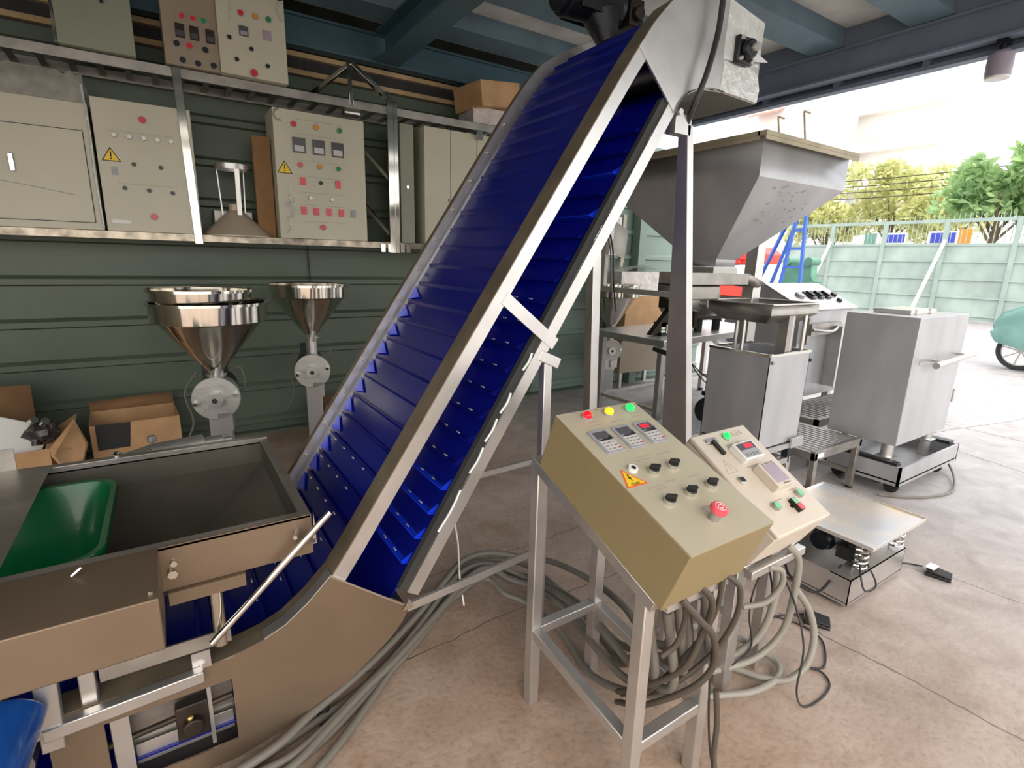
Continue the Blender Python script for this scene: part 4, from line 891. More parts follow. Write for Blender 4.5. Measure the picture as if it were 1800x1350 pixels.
# ================================================================== ROLLER TABLE
rt = thing('roller_table', (3.65, 1.9, 0), 'low steel roller table between the square bin and the big cabinet', 'roller table')
rx0, rx1, ry0, ry1, rz = 3.32, 3.93, 1.56, 2.36, .37
b = MB(); b.box(rx0, rx1, ry0, ry0+.03, rz-.06, rz); b.box(rx0, rx1, ry1-.03, ry1, rz-.06, rz); b.box(rx0, rx0+.03, ry0, ry1, rz-.06, rz-.01); b.box(rx1-.03, rx1, ry0, ry1, rz-.06, rz-.01); b.build('frame', STD, rt, .002)
for k in range(12):
    x = rx0+.05+k*.046; b = MB(); b.cyl((x, ry0+.03, rz-.018), (x, ry1-.03, rz-.018), .015, 14); b.build('roller', STT, rt)
for (x, y) in ((rx0+.03, ry0+.02), (rx1-.03, ry0+.02), (rx0+.03, ry1-.02), (rx1-.03, ry1-.02)):
    b = MB(); b.box(x-.02, x+.02, y-.018, y+.018, .015, rz-.06); b.build('leg', STD, rt, .002)
    b = MB(); b.cyl((x, y, 0), (x, y, .015), .022, 12); b.build('foot', BLKR, rt)
b = MB(); b.bar((rx0+.03, ry0+.02, .1), (rx0+.03, ry1-.02, .1), .03); b.bar((rx1-.03, ry0+.02, .12), (rx1-.03, ry1-.02, .12), .03); b.build('lower_rail', STD, rt)
b = MB(); b.box(rx0+.03, rx0+.1, ry0-.003, ry0, rz-.045, rz-.015); b.build('rating_plate', PAPER, rt)

# ================================================================== SEALING MACHINE
sm = thing('sealing_machine', (4.9, 2.7, 0), 'stainless sealing machine with sloped knob panel behind the big cabinet', 'machine')
b = MB(); b.prism([(2.42, .36), (2.42, 1.13), (2.40, 1.15), (2.78, 1.34), (2.95, 1.34), (2.95, .36)], 'x', 4.5, 5.38); b.build('body', ST, sm, .003)
sl = math.atan2(.19, .38); M3 = frame((4.5, 2.40, 1.15), math.degrees(sl))
b = MB(); b.box(-.01, .89, -.02, .435, .001, .012, M3); b.build('sloped_panel', STT, sm, .002)
for x in (.33, .46, .59):
    b = MB(); b.prism(rrect(x, x+.09, .14, .26, .015, 3), 'z', .012, .03, M3); b.box(x+.03, x+.06, .16, .24, .03, .045, M3); b.build('switch', BLACK, sm)
for x, r in ((.22, .045), (.74, .025), (.80, .03)):
    b = MB(); b.cyl((x, .2 if x < .5 else .1+.1*(x > .78), .012), (x, .2 if x < .5 else .1+.1*(x > .78), .035), r, 18, M=M3); b.build('dial', METER if r > .04 else BLACK, sm)
b = MB(); b.box(4.6, 5.1, 2.36, 2.42, .93, 1.03); b.box(4.58, 4.62, 2.38, 2.42, .85, 1.08); b.build('bracket', STD, sm)
b = MB(); b.tube([(4.6, 2.35, .98), (4.72, 2.3, .97), (4.85, 2.3, .97), (5.0, 2.34, .99)], .012, 8); b.build('handle', ALU, sm)
b = MB(); b.box(4.52, 4.56, 2.38, 2.42, .36, .8); b.build('front_rail', STT, sm)
b = MB(); b.box(5.0, 5.34, 2.30, 2.42, .45, 1.0); b.build('front_box', STT, sm)
b = MB(); b.cyl((4.75, 2.42, .7), (4.75, 2.4, .7), .015, 10); b.build('knob', BLACK, sm)
for x in (4.56, 5.32):
    for y in (2.5, 2.9):
        b = MB(); b.box(x-.03, x+.03, y-.03, y+.03, 0, .37); b.build('leg', STT, sm)
rb = thing('roller_table', (4.75, 2.15, 0), 'second roller table in front of the sealing machine, beyond the first', 'roller table')
b = MB(); b.box(4.05, 5.35, 1.93, 1.96, .31, .37); b.box(4.05, 5.35, 2.3, 2.33, .31, .37); b.box(4.05, 4.08, 1.93, 2.33, .31, .37); b.build('frame', STD, rb)
for k in range(22): b = MB(); b.cyl((4.11+k*.057, 1.96, .352), (4.11+k*.057, 2.3, .352), .016, 12); b.build('roller', STT, rb)
for (x, y) in ((4.08, 1.95), (5.3, 1.95), (4.08, 2.31), (5.3, 2.31)):
    b = MB(); b.box(x-.018, x+.018, y-.018, y+.018, 0, .31); b.build('leg', STD, rb)

# ================================================================== WORK TABLE AND THE MACHINE ON IT
wt = thing('work_table', (4.6, 3.5, 0), 'stainless work table behind the tall conveyor posts', 'table')
b = MB(); b.hull8([(3.56, 3.05, .79), (5.5, 3.3, .79), (5.5, 4.1, .79), (3.53, 3.95, .79)], [(3.56, 3.05, .85), (5.5, 3.3, .85), (5.5, 4.1, .85), (3.53, 3.95, .85)]); b.build('tabletop', STT, wt, .004)
for (x, y) in ((3.62, 3.12), (5.4, 3.36), (5.4, 4.0), (3.6, 3.85)):
    b = MB(); b.box(x-.025, x+.025, y-.025, y+.025, .03, .79); b.build('leg', STT, wt); b = MB(); b.cyl((x, y, 0), (x, y, .03), .03, 12); b.build('castor', BLKR, wt)
b = MB(); b.bar((3.62, 3.12, .2), (3.6, 3.85, .2), .03); b.bar((5.4, 3.36, .2), (5.4, 4.0, .2), .03); b.bar((3.6, 3.85, .2), (5.4, 4.0, .2), .03); b.build('lower_rail', STT, wt)
fm = thing('small_mill', (4.3, 3.45, .85), 'greasy black and steel machine bolted on the work table', 'machine')
b = MB(); b.cyl((4.1, 3.5, 1.12), (4.55, 3.55, 1.12), .12, 20); b.cyl((4.55, 3.5, 1.12), (4.62, 3.5, 1.12), .15, 20); b.box(4.3, 4.5, 3.4, 3.6, 1.2, 1.33); b.build('body', ALU, fm, .006)
b = MB(); b.box(4.3, 4.75, 3.3, 3.4, .98, 1.01); b.box(4.25, 4.3, 3.3, 3.4, .9, 1.06); b.box(4.4, 4.8, 3.55, 3.62, .93, .97); b.build('rail', GREASE, fm, .004)
for x in (4.15, 4.42, 4.7):
    b = MB(); b.cyl((x, 3.38, .85), (x, 3.38, .99), .04, 14); b.build('rubber_mount', BLKR, fm)
b = MB(); b.cyl((4.35, 3.3, 1.14), (4.35, 3.22, 1.14), .05, 16); b.cyl((4.5, 3.3, 1.2), (4.5, 3.24, 1.2), .03, 14); b.build('flange', STT, fm)
ht = thing('heat_sealer', (3.85, 3.35, .85), 'grey and black tabletop device left of the tall conveyor post', 'machine')
b = MB(); b.prism([(3.66, .86), (3.82, 1.02), (3.9, 1.1), (3.98, 1.1), (3.86, .93), (3.74, .86)], 'y', 3.3, 3.36); b.box(3.84, 3.98, 3.28, 3.4, 1.1, 1.28); b.build('arm', GREASE, ht, .006)
b = MB(); b.box(3.83, 3.95, 3.27, 3.42, 1.2, 1.33); b.build('housing', STD, ht, .01)
b = MB(); b.box(3.8, 3.95, 3.3, 3.4, .85, .97); b.build('foot', BLKM, ht)
b = MB(); b.box(3.86, 3.94, 3.29, 3.3, .87, .95); b.box(3.79, 3.84, 3.29, 3.3, .88, .9); b.box(3.79, 3.84, 3.29, 3.3, .91, .93); b.build('white_sticker', PAPER, ht)
for k in range(4): cable('hanging_hose', [(3.3+.2, 3.1-.02*k, .78), (3.45+.03*k, 2.85-.02*k, .74-.02*k), (3.35+.035*k, 2.7, .5), (3.34+.035*k, 2.66, .25), (3.38+.035*k, 2.66, .17)], .02, HOSE if k % 2 else CABK, ('grey' if k % 2 else 'black')+' hose hanging left of the tall post down to the pale case, '+('outer' if k < 2 else 'inner')+' one', 'hose', 'hoses left of the tall post')
wb = thing('pale_case', (3.6, 2.8, 0), 'flat pale case on the floor behind the tall conveyor post', 'case')
b = MB(); b.box(3.3, 3.85, 2.6, 3.0, 0, .15); b.build('case', WHITE, wb, .005); b = MB(); b.box(3.3, 3.85, 2.6, 3.0, .15, .158); b.build('lid', METER, wb)
pm = thing('pump_motor', (4.1, 2.9, 0), 'round black pump motor on a white plinth left of the bin', 'motor')
b = MB(); b.box(3.95, 4.3, 2.75, 3.05, 0, .07); b.build('plinth', WHITE, pm); b = MB(); b.cyl((4.0, 2.85, .21), (4.28, 2.95, .21), .13, 26); b.build('motor_body', BLACK, pm, .01); b = MB(); b.box(4.05, 4.2, 2.82, 2.98, .33, .37); b.build('terminal_box', BLACK, pm)
for k in range(2): cable('slack_wire', [(3.9+.1*k, 3.2, .78), (4.0+.1*k, 3.1, .62-.1*k), (4.2, 2.95, .42-.05*k), (4.3+.1*(1-k), 2.85, .34)], .006, CABK, ('lower' if k else 'upper')+' black wire sagging between the work table and the pump motor', 'wire')
cable('white_hose', [(4.55, 3.3, .78), (4.62, 3.2, .66), (4.55, 3.12, .5), (4.4, 3.1, .42)], .018, NYL, 'white hose curving down under the work table', 'hose')

# ================================================================== WALL SHELF
sh = thing('wall_shelf', (.6, 4.6, 1.6), 'long shiny two-tier wall shelf rack on the green sheet wall', 'shelf')
SY = 4.4
b = MB(); b.box(-2.2, 2.75, SY, SY+.03, 1.565, 1.615); b.build('front_rail', mat('mottled_chrome', srgb(150, 140, 126), .22, .9, .1, 8, .5, 14, .1), sh, .002)
b = MB(); b.box(-2.2, 2.75, SY+.03, 4.77, 1.6, 1.61); b.build('shelf_board', STD, sh)
for x0, x1 in ((.21, .2),):
    b = MB(); b.bar((.235, SY+.0, 1.55), (.205, SY+.0, 2.66), .05, .035); b.build('post', STP, sh, .002)
b = MB(); b.bar((1.645, SY-.015, 1.53), (1.645, SY-.015, 2.72), .05, .03); b.bar((1.69, SY-.01, 1.53), (1.69, SY-.01, 2.70), .035, .03); b.build('post', STP, sh, .002)
b = MB(); b.bar((1.66, SY, 2.70), (1.36, SY+.02, 2.92), .055, .03); b.bar((1.35, SY+.01, 2.62), (1.34, SY+.02, 2.92), .03, .03); b.bar((1.34, SY+.02, 2.9), (1.1, SY+.3, 2.7), .03); b.build('top_brace', STP, sh, .002)
b = MB(); b.box(-2.2, 2.75, SY, SY+.03, 2.6, 2.66); b.build('upper_rail', STD, sh, .002)
b = MB(); b.box(-2.2, 2.75, 4.74, 4.77, 2.6, 2.66); b.build('upper_rail', STD, sh, .002)
for k in range(34):
    x = -2.1+k*.145; b = MB(); b.box(x, x+.035, SY+.03, 4.74, 2.61, 2.625); b.build('rung', STD, sh)
b = MB(); b.bar((.24, SY+.02, 2.3), (.24, 4.77, 1.75), .03); b.build('shelf_brace', STP, sh)
b = MB(); b.bar((1.5, SY+.2, 2.35), (1.66, SY+.02, 2.1), .025); b.build('shelf_brace', STP, sh)
b = MB(); b.bar((1.45, SY+.3, 2.0), (1.64, SY+.02, 1.68), .025); b.build('shelf_brace', STP, sh)
for x in (1.54, 1.6, 1.71, 1.76): b = MB(); b.box(x, x+.035, SY-.03, SY-.005, 1.535, 1.6); b.build('shelf_clip', CHR, sh)
b = MB(); b.box(2.44, 2.5, SY-.02, SY, 2.52, 2.6); b.cyl((1.3, SY+.05, 2.58), (1.42, SY+.05, 2.58), .03, 10); b.build('rail_clamp', CHR, sh)

def enclosure(name, x0, x1, z0, z1, y0, y1, m, label, cat='cabinet', group=None):
    t = thing(name, ((x0+x1)/2, (y0+y1)/2, z0), label, cat, group)
    b = MB(); b.box(x0, x1, y0+.02, y1, z0, z1); b.build('enclosure_body', m, t, .004)
    b = MB(); b.box(x0, x1, y0, y0+.018, z0, z1); b.build('door', m, t, .003)
    M = Matrix(((1, 0, 0, 0), (0, 0, -1, y0), (0, 1, 0, 0), (0, 0, 0, 1)))   # (x, z, out)
    return t, M
def btn(t, M, x, z, r, m, name='push_button', d=.012):
    c = MB(); c.cyl((x, z, 0), (x, z, d*.6), r*1.12, 16, M=M); c = c.build(name, METER, t)
    b = MB(); b.cyl((x, z, d*.6), (x, z, d), r*.92, 16, M=M); b.build('cap', m, c)
def blk(t, M, x, z, wx, wz, m, name, d=.008, m2=None):
    c = MB(); c.box(x-wx/2, x+wx/2, z-wz/2, z+wz/2, 0, d, M); c = c.build(name, m, t)
    if m2: b = MB(); b.box(x-wx*.38, x+wx*.38, z-wz*.4, z-wz*.02, d, d+.002, M); b.build('keypad', m2, c)
def wtri(t, M, x, z, s):
    pts = ((x, z+s*.55), (x-s*.6, z-s*.45), (x+s*.6, z-s*.45))
    c = MB(); c.prism(pts, 'z', 0, .001, M); c = c.build('warning_sticker', INKD, t)
    b = MB(); g = V((x, z-s*.12)); b.prism([tuple(g+(V(p)-g)*.82) for p in pts], 'z', .001, .0015, M); b.build('yellow_field', YEL, c)
    b = MB(); b.box(x-s*.045, x+s*.045, z-s*.12, z+s*.25, .0015, .002, M); b.box(x-s*.045, x+s*.045, z-s*.3, z-s*.2, .0015, .002, M); b.build('exclamation_mark', INKD, c)
# white distribution cabinet, film wrapped
t, M = enclosure('electrical_cabinet', -1.02, -.285, 1.615, 2.36, 4.38, 4.7, CABW, 'white electrical cabinet with inset door and handle, leftmost on the lower shelf', 'cabinet', None)
b = MB(); b.box(-.98, -.325, 1.66, 2.2, 0, .004, M); b.build('inner_door', CABW, t, .002)
b = MB()
for (p, q) in (((-.98, 2.2), (-.325, 2.2)), ((-.325, 2.2), (-.325, 1.66)), ((-.325, 1.66), (-.98, 1.66))): b.bar(M @ V((*p, .003)), M @ V((*q, .003)), .004, .004)
b.build('door_gap', INKD, t)
b = MB(); b.box(-.69, -.665, 1.93, 2.03, .004, .02, M); b.build('door_handle', CHR, t, .003)
b = MB(); b.box(-1.0, -.31, 4.40, 4.68, 2.36, 2.53); 
b = MB(); rp = random.Random(2)
for i in range(13):
    for j in range(7): pass
top_ = []; n_ = 24
vs = []
for i in range(n_+1):
    x = -1.02+.73*i/n_; vs += [(x, 4.375+rp.uniform(-.006, .006), 2.36), (x, 4.38+rp.uniform(-.008, .01), 2.46), (x, 4.42+rp.uniform(-.01, .01), 2.53+rp.uniform(-.012, .012)), (x, 4.68, 2.52+rp.uniform(-.01, .01)), (x, 4.7, 2.36)]
b.add(vs, [(5*i+k, 5*i+5+k, 5*i+6+k, 5*i+1+k) for i in range(n_) for k in range(4)]+[(0, 1, 2, 3, 4), tuple(5*n_+k for k in range(5))[::-1]])
b.build('plastic_cover', PLAST, t)
b = MB(); b.tube([(-.3, 4.372, 2.46), (-.29, 4.37, 2.2), (-.295, 4.37, 1.95), (-.287, 4.37, 1.63)], .006, 5); b.tube([(-1.0, 4.37, 1.9), (-.7, 4.37, 1.87), (-.4, 4.37, 1.82)], .002, 4); b.build('film_fold', FILM, t)
# control box 2
t, M = enclosure('control_box', -.27, .26, 1.615, 2.41, 4.39, 4.68, CABW, 'cream control box with a row of white switches, second from left on the lower shelf')
btn(t, M, -.01, 2.31, .02, RED)
for x in (-.17, -.09, -.015, .06, .135): btn(t, M, x, 2.2, .014, WHITE, 'switch')
wtri(t, M, -.2, 2.08, .085)
for x, z in ((-.085, 2.035), (.06, 2.03), (-.15, 1.885), (-.02, 1.88), (.11, 1.875)): btn(t, M, x, z, .013, BLACK, 'switch')
btn(t, M, -.01, 1.715, .02, RED)
blk(t, M, -.19, 1.985, .035, .05, METER, 'rating_plate', .002); blk(t, M, -.19, 1.675, .1, .02, PAPER, 'strip_label', .001)
b = MB(); bars(b, -.2, 2.225, .35, 9, M, .006, seed=1); bars(b, -.18, 1.91, .32, 9, M, .006, seed=2); b.build('printed_captions', INKL, t)
# box 4 (three timers)
t, M = enclosure('control_box', .77, 1.43, 1.615, 2.515, 4.38, 4.68, CABW, 'cream film-wrapped control box with three timers, right of the upside down funnel')
for x, m in ((.91, RED), (1.07, AMB), (1.24, GRN)): btn(t, M, x, 2.42, .02, m)
for x in (.94, 1.08, 1.22): blk(t, M, x, 2.28, .09, .105, LCD, 'timer', .008, KEYP)
for x, m in ((.94, RED), (1.08, AMB), (1.22, GRN)): btn(t, M, x, 2.145, .018, m)
wtri(t, M, .83, 2.115, .09)
for x in (.95, 1.21): blk(t, M, x, 2.03, .035, .055, PINK, 'rocker_switch', .014)
btn(t, M, 1.08, 2.03, .015, BLACK, 'switch')
for x in (1.0, 1.16): btn(t, M, x, 1.915, .015, WHITE, 'switch')
for k, x in enumerate((.945, 1.035, 1.13, 1.225, 1.32)): blk(t, M, x, 1.82, .035, .055, PINK if k < 4 else METER, 'rocker_switch', .014)
btn(t, M, 1.08, 1.705, .021, RED)
b = MB()
for zz in (2.455, 2.355, 2.175, 2.065, 1.95, 1.86, 1.74): bars(b, .92, zz, .34, 9, M, .007, seed=int(zz*100))
b.build('printed_captions', INKL, t)
b = MB(); c_ = (.815, 2.47)
for k in range(9):
    a = R(90+k*22); b.prism([(c_[0]+.03*math.cos(a), c_[1]+.03*math.sin(a)), (c_[0]+.045*math.cos(a+.1), c_[1]+.045*math.sin(a+.1)), (c_[0]+.045*math.cos(a+.3), c_[1]+.045*math.sin(a+.3)), (c_[0]+.03*math.cos(a+.38), c_[1]+.03*math.sin(a+.38))], 'z', 0, .0012, M)
b.build('gear_emblem', INK, t)
b = MB(); rp = random.Random(5); pts = [(.84+rp.uniform(-.02, .02), 4.374, 1.98-k*.02) for k in range(18)]; b.tube(pts, .004, 5, 2)
b.tube([(p[0]+.025+rp.uniform(-.01, .01), 4.374, p[2]) for p in pts[3:12]], .004, 5, 2); b.build('film_glare_fold', FILM, t)
b = MB(); b.box(.64, .76, 4.5, 4.55, 1.615, 2.33); tag(b.build('wooden_board', CARDD), 'brown board leaning in the dark gap left of the three-timer control box', 'board')
# narrow cabinet and the three doors
t, M = enclosure('electrical_cabinet', 1.74, 1.86, 1.615, 2.56, 4.42, 4.7, CABG, 'narrow grey green cabinet just right of the shiny double post', 'cabinet')
b = MB(); b.cyl((1.80, 2.07, 0), (1.80, 2.07, .012), .012, 10, M=M); b.build('lock', CHR, t)
for (x0, x1, lb) in ((1.955, 2.2, 'left'), (2.205, 2.46, 'middle'), (2.465, 2.74, 'right')):
    t, M = enclosure('electrical_cabinet', x0, x1, 1.615, 2.57, 4.42, 4.7, CABW, 'plain pale cabinet door unit beside the conveyor belt edge, '+lb+' one of three', 'cabinet', 'three pale cabinets at the right of the lower shelf')
    b = MB(); b.box(x1-.02, x1-.012, 1.98, 2.01, 0, .004, M); b.build('lock', INKD, t)
# upper shelf
t, M = enclosure('control_box', -.375, .0, 2.665, 3.2, 4.35, 4.6, CABG, 'dark grey green plain box at the left end of the upper shelf', 'cabinet')
btn(t, M, -.25, 2.95, .012, BLACK, 'switch'); btn(t, M, -.14, 2.93, .012, BLACK, 'switch')
b = MB(); b.box(-.39, -.377, 2.67, 3.2, -.01, .004, M); b.build('edge_strip', CHR, t)
t, M = enclosure('control_box', .155, .465, 2.665, 3.1, 4.36, 4.6, CABB, 'brownish control box crowded with buttons on the upper shelf')
for x, m in ((.27, RED), (.33, RED), (.39, GRN)): btn(t, M, x, 2.955, .017, m)
for x in (.25, .33, .42): blk(t, M, x, 2.87, .05, .08, GREASE, 'timer', .01, LCD)
for x, z in ((.225, 2.79), (.385, 2.785), (.25, 2.70), (.335, 2.695), (.425, 2.7)): btn(t, M, x, z, .02, BLACK, 'switch')
btn(t, M, .295, 2.79, .02, RED)
t, M = enclosure('control_box', .465, .885, 2.665, 3.18, 4.33, 4.58, CABW, 'bright cream control box with a red stop button on the upper shelf')
for x, m in ((.61, RED), (.70, AMB), (.78, GRN)): btn(t, M, x, 3.045, .018, m)
blk(t, M, .62, 2.94, .055, .06, LCD, 'timer', .008, METER); blk(t, M, .765, 2.945, .05, .06, PURP, 'timer', .008)
for x, z in ((.53, 2.885), (.66, 2.84), (.565, 2.76), (.755, 2.755)): btn(t, M, x, z, .014, BLACK, 'switch')
btn(t, M, .665, 2.695, .024, RED)
b = MB(); b.tube([(.88, 4.325, 3.18), (.84, 4.32, 3.13), (.87, 4.325, 3.05)], .008, 5); b.tube([(.545, 4.326, 3.1), (.55, 4.326, 3.03), (.54, 4.326, 2.99)], .004, 5); b.build('film_fold', FILM, t)
# inverted funnel with cage on the shelf
fn = thing('steel_funnel', (.5, 4.55, 1.61), 'upside down steel funnel with an open ring cage between the control boxes', 'funnel')
b = MB(); b.lathe([(.235, 1.61), (.235, 1.62), (.045, 1.80), (.045, 1.84), (.04, 1.84), (.04, 1.80)], (.5, 4.55, 0), 40); b.build('cone', mat('dull_pale_steel', srgb(186, 172, 152), .5, .25), fn)
b = MB(); b.lathe([(.10, 2.08), (.115, 2.08), (.115, 2.115), (.10, 2.115), (.10, 2.08)], (.5, 4.55, 0), 36); b.build('ring', STT, fn)
for k in range(3):
    a = R(-80+k*120); b = MB(); b.bar((.5+.105*math.cos(a), 4.55+.105*math.sin(a), 2.09), (.5+.09*math.cos(a), 4.55+.09*math.sin(a), 1.765), .03 if k == 0 else .008, .008); b.build('strut', STT, fn)
b = MB(); b.box(.36, .62, 4.62, 4.74, 1.61, 1.8); tag(b.build('machine_part', STD, None, .004), 'dark steel block lying behind the upside down funnel', 'machine part')
# cartons at the top right of the shelf
def carton(name, x0, x1, y0, y1, z0, z1, rz, m, label, flaps=False, cat='box', bend=0):
    c = ((x0+x1)/2, (y0+y1)/2, z0); t = thing(name, c, label, cat)
    M = Matrix.Translation(c) @ Matrix.Rotation(R(rz), 4, 'Z') @ Matrix.Rotation(R(bend), 4, 'Y'); w_, d_, h_ = (x1-x0)/2, (y1-y0)/2, z1-z0
    b = MB()
    if flaps:
        e = .004
        b.box(-w_, w_, -d_, -d_+e, 0, h_, M); b.box(-w_, w_, d_-e, d_, 0, h_, M); b.box(-w_, -w_+e, -d_, d_, 0, h_, M); b.box(w_-e, w_, -d_, d_, 0, h_, M); b.box(-w_, w_, -d_, d_, 0, e, M)
    else: b.box(-w_, w_, -d_, d_, 0, h_, M)
    b.build('carton_body', m, t, .002)
    return t, M, w_, d_, h_
carton('carton', 2.40, 2.84, 4.3, 4.7, 2.8, 3.0, 8, CARD, 'brown carton with a taped side at the top right of the upper shelf', bend=-8)
t, M, w_, d_, h_ = carton('carton', 2.42, 2.76, 4.38, 4.7, 2.66, 2.79, -4, WRAP, 'film-wrapped parcel under the brown carton on the upper shelf')

# ================================================================== GRINDING MACHINES
def bowl(name, root, x, y, zt, r, band, zc, rn, m=STP):
    b = MB(); b.lathe([(r-.012, zt-.005), (r, zt), (r+.008, zt+.002), (r+.008, zt-.012), (r-.004, zt-.012), (r-.008, zt-band), (r*.86, zt-band-.012), (rn, zc), (rn-.004, zc), (r*.84, zt-band-.006), (r-.014, zt-band+.004), (r-.012, zt-.005)], (x, y, 0), 56)
    return b.build(name, m, root)
def grinder(x, y, zt, r, band, zc, zd, rz, label, double=False, rd=.12, motor=True):
    t = thing('grinding_machine', (x, y, 0), label, 'grinder', 'stainless funnel grinders along the green wall')
    Mr = Matrix.Translation((x, y, 0)) @ Matrix.Rotation(R(rz), 4, 'Z')
    bowl('funnel', t, x, y, zt, r, band, zc, .045)
    if double: bowl('funnel', t, x-.035, y, zt+.07, r*.86, .06, zc+.25, .06)
    b = MB(); b.cyl((0, 0, zd+.08), (0, 0, zc+.005), .04, 20, M=Mr); b.cyl((0, 0, zc-.03), (0, 0, zc-.02), .055, 20, M=Mr); b.cyl((.0, -.035, zc-.05), (.03, -.05, zc+.09), .026, 16, .014, M=Mr); b.build('neck', STT, t)
    c = MB(); c.cyl((0, -.10, zd), (0, -.065, zd), rd, 36, M=Mr); c.cyl((0, -.06, zd), (0, .06, zd), rd*.85, 30, M=Mr); c = c.build('grinding_head', ALU, t, .003)
    b = MB(); b.cyl((0, -.10, zd), (0, -.15, zd), .045, 6, M=Mr); b.cyl((0, -.15, zd), (0, -.151, zd), .02, 14, M=Mr); b.build('hex_nut', STT, c)
    b = MB(); b.cyl((0, -.151, zd), (0, -.152, zd), .015, 14, M=Mr); b.build('bore', INKD, c)
    for k in range(2):
        b = MB(); s = -1 if k else 1; b.cyl((s*rd*.82, -.09, zd+.02*s), (s*rd*.82, -.13, zd+.02*s), .012, 6, M=Mr); b.build('clamp_bolt', CHR, c)
    b = MB(); b.hull8([(-.05, -.07, zd-rd-.1), (.06, -.07, zd-rd-.1), (.06, -.06, zd-rd-.1), (-.05, -.06, zd-rd-.1)], [(-.05, -.07, zd-rd*.6), (.05, -.07, zd-rd*.6), (.05, -.06, zd-rd*.6), (-.05, -.06, zd-rd*.6)], Mr)
    b.box(.0, .075, -.1, -.02, zd-rd-.07, zd-rd*.7, Mr); b.build('spout', STT, t)
    b = MB(); b.box(-.055, .055, -.05, .06, .02, zd-rd*.7, Mr); b.build('pedestal', ST, t, .004)
    b = MB(); b.box(-.13, .12, -.16, .16, 0, .02, Mr); b.build('foot_plate', ST, t)
    if motor:
        b = MB(); b.cyl((-.03, .07, zd), (-.03, .3, zd), .10, 24, M=Mr); b.box(-.09, .03, .1, .24, zd+.09, zd+.16, Mr); b.build('motor', BLKM, t)
        b = MB(); b.tube([Mr @ V(p) for p in ((-.12, .1, zd+.12), (-.17, 0, zd+.02), (-.14, -.02, zd-.15), (-.2, -.02, zd-.3))], .006, 6); b.tube([Mr @ V(p) for p in ((.05, .1, zd+.13), (.12, .08, zd+.14), (.13, .1, zd+.02), (.08, .12, zd-.02))], .005, 6); b.build('motor_cord', HOSE, t)
    return t
grinder(.2, 3.45, 1.225, .30, .105, .83, .68, -12, 'grinding machine with two stacked polished funnels, left one by the wall', True, .125)
grinder(.87, 4.05, 1.29, .285, .085, .93, .665, -15, 'grinding machine with one polished funnel standing beside the belt edge', False, .125)
grinder(4.12, 4.3, 1.27, .29, .13, .8, .55, -30, 'third grinding machine seen far back between the conveyor posts', False, .12)
cable('wall_cable', [(1.04, 4.77, 1.56), (1.045, 4.765, 1.3), (1.05, 4.76, 1.1), (1.03, 4.7, .85), (.98, 4.5, .7)], .005, CABK, 'black wire running down the green wall behind the right grinder', 'wire')
# wrapped cartons at back right
t, M, w_, d_, h_ = carton('carton', 4.35, 5.2, 4.42, 4.74, 1.12, 1.4, 0, WRAP, 'film-wrapped carton on top of the stack behind the work table')
b = MB(); rp = random.Random(3); b.add([M @ V((-.43, -.17, .27)), M @ V((-.1, -.17, .36)), M @ V((.2, -.17, .3)), M @ V((.43, -.17, .32)), M @ V((.43, .1, .3)), M @ V((-.43, .1, .3))], [(0, 1, 5), (1, 2, 4, 5), (2, 3, 4)]); b.build('loose_film', PLAST, t)
carton('carton', 4.45, 5.15, 4.42, 4.74, .6, 1.12, 0, CARD, 'plain brown carton under the film-wrapped one behind the work table')
t, M, w_, d_, h_ = carton('crate', 4.4, 5.2, 4.4, 4.74, .22, .6, 0, CABB, 'grey crate on four legs at the bottom of the stack behind the work table', cat='crate')
for sx in (-.36, .36):
    for sy in (-.14, .14):
        b = MB(); b.box(sx-.02, sx+.02, sy-.02, sy+.02, -.22, 0, M); b.build('leg', STT, t)
b = MB(); b.box(4.36, 4.62, 4.755, 4.765, 1.58, 2.02); o = tag(b.build('wall_notice', PAPER), 'printed white notice on the green wall right of the conveyor', 'notice')
b = MB()
for k in range(16):
    zz = 1.98-k*.022; bars(b, 4.39, zz, .2, 5, Matrix(((1, 0, 0, 0), (0, 0, -1, 4.755), (0, 1, 0, 0), (0, 0, 0, 1))), .009, seed=k)
b.build('printed_lines', INKL, o)
b = MB(); b.box(4.63, 4.68, 4.74, 4.76, 1.5, 2.05); b.box(4.6, 4.65, 4.72, 4.74, 1.45, 1.5); tag(b.build('wall_bracket', CREAM), 'pale vertical strip with a black socket beside the white notice', 'bracket')

# ================================================================== CARTONS BY THE LEFT WALL
t, M, w_, d_, h_ = carton('carton', -1.25, -.70, 3.95, 4.4, 0, .33, 6, CARD, 'open cardboard carton at the left edge holding a white box', True)
b = MB(); b.hull8([(w_-.02, -d_, h_), (w_, -d_, h_), (w_, d_*.6, h_), (w_-.02, d_*.6, h_)], [(w_+.10, -d_-.02, h_-.02), (w_+.104, -d_-.02, h_-.02), (w_+.14, d_*.7, h_+.1), (w_+.136, d_*.7, h_+.1)], M); b.build('flap', CARD, t)
b = MB(); b.add([M @ V(p) for p in ((w_, -d_, h_), (w_+.13, -d_+.02, h_+.16), (w_+.18, -d_+.05, h_-.02), (w_+.10, -d_-.04, h_-.24), (w_, -d_, h_-.05))], [(0, 1, 2, 3, 4)]); o = b.build('flap', CARD, t); md = o.modifiers.new('s', 'SOLIDIFY'); md.thickness = .005
b = MB(); b.add([M @ V(p) for p in ((-w_, d_, h_), (w_*.75, d_, h_), (w_*.75, d_+.05, h_+.30), (-w_, d_+.05, h_+.32))], [(0, 1, 2, 3)]); o = b.build('flap', CARDD, t); md = o.modifiers.new('s', 'SOLIDIFY'); md.thickness = .005
wbx = thing('white_box', (-.95, 4.15, .3), 'white metal box with slots tilted in the open carton', 'box')
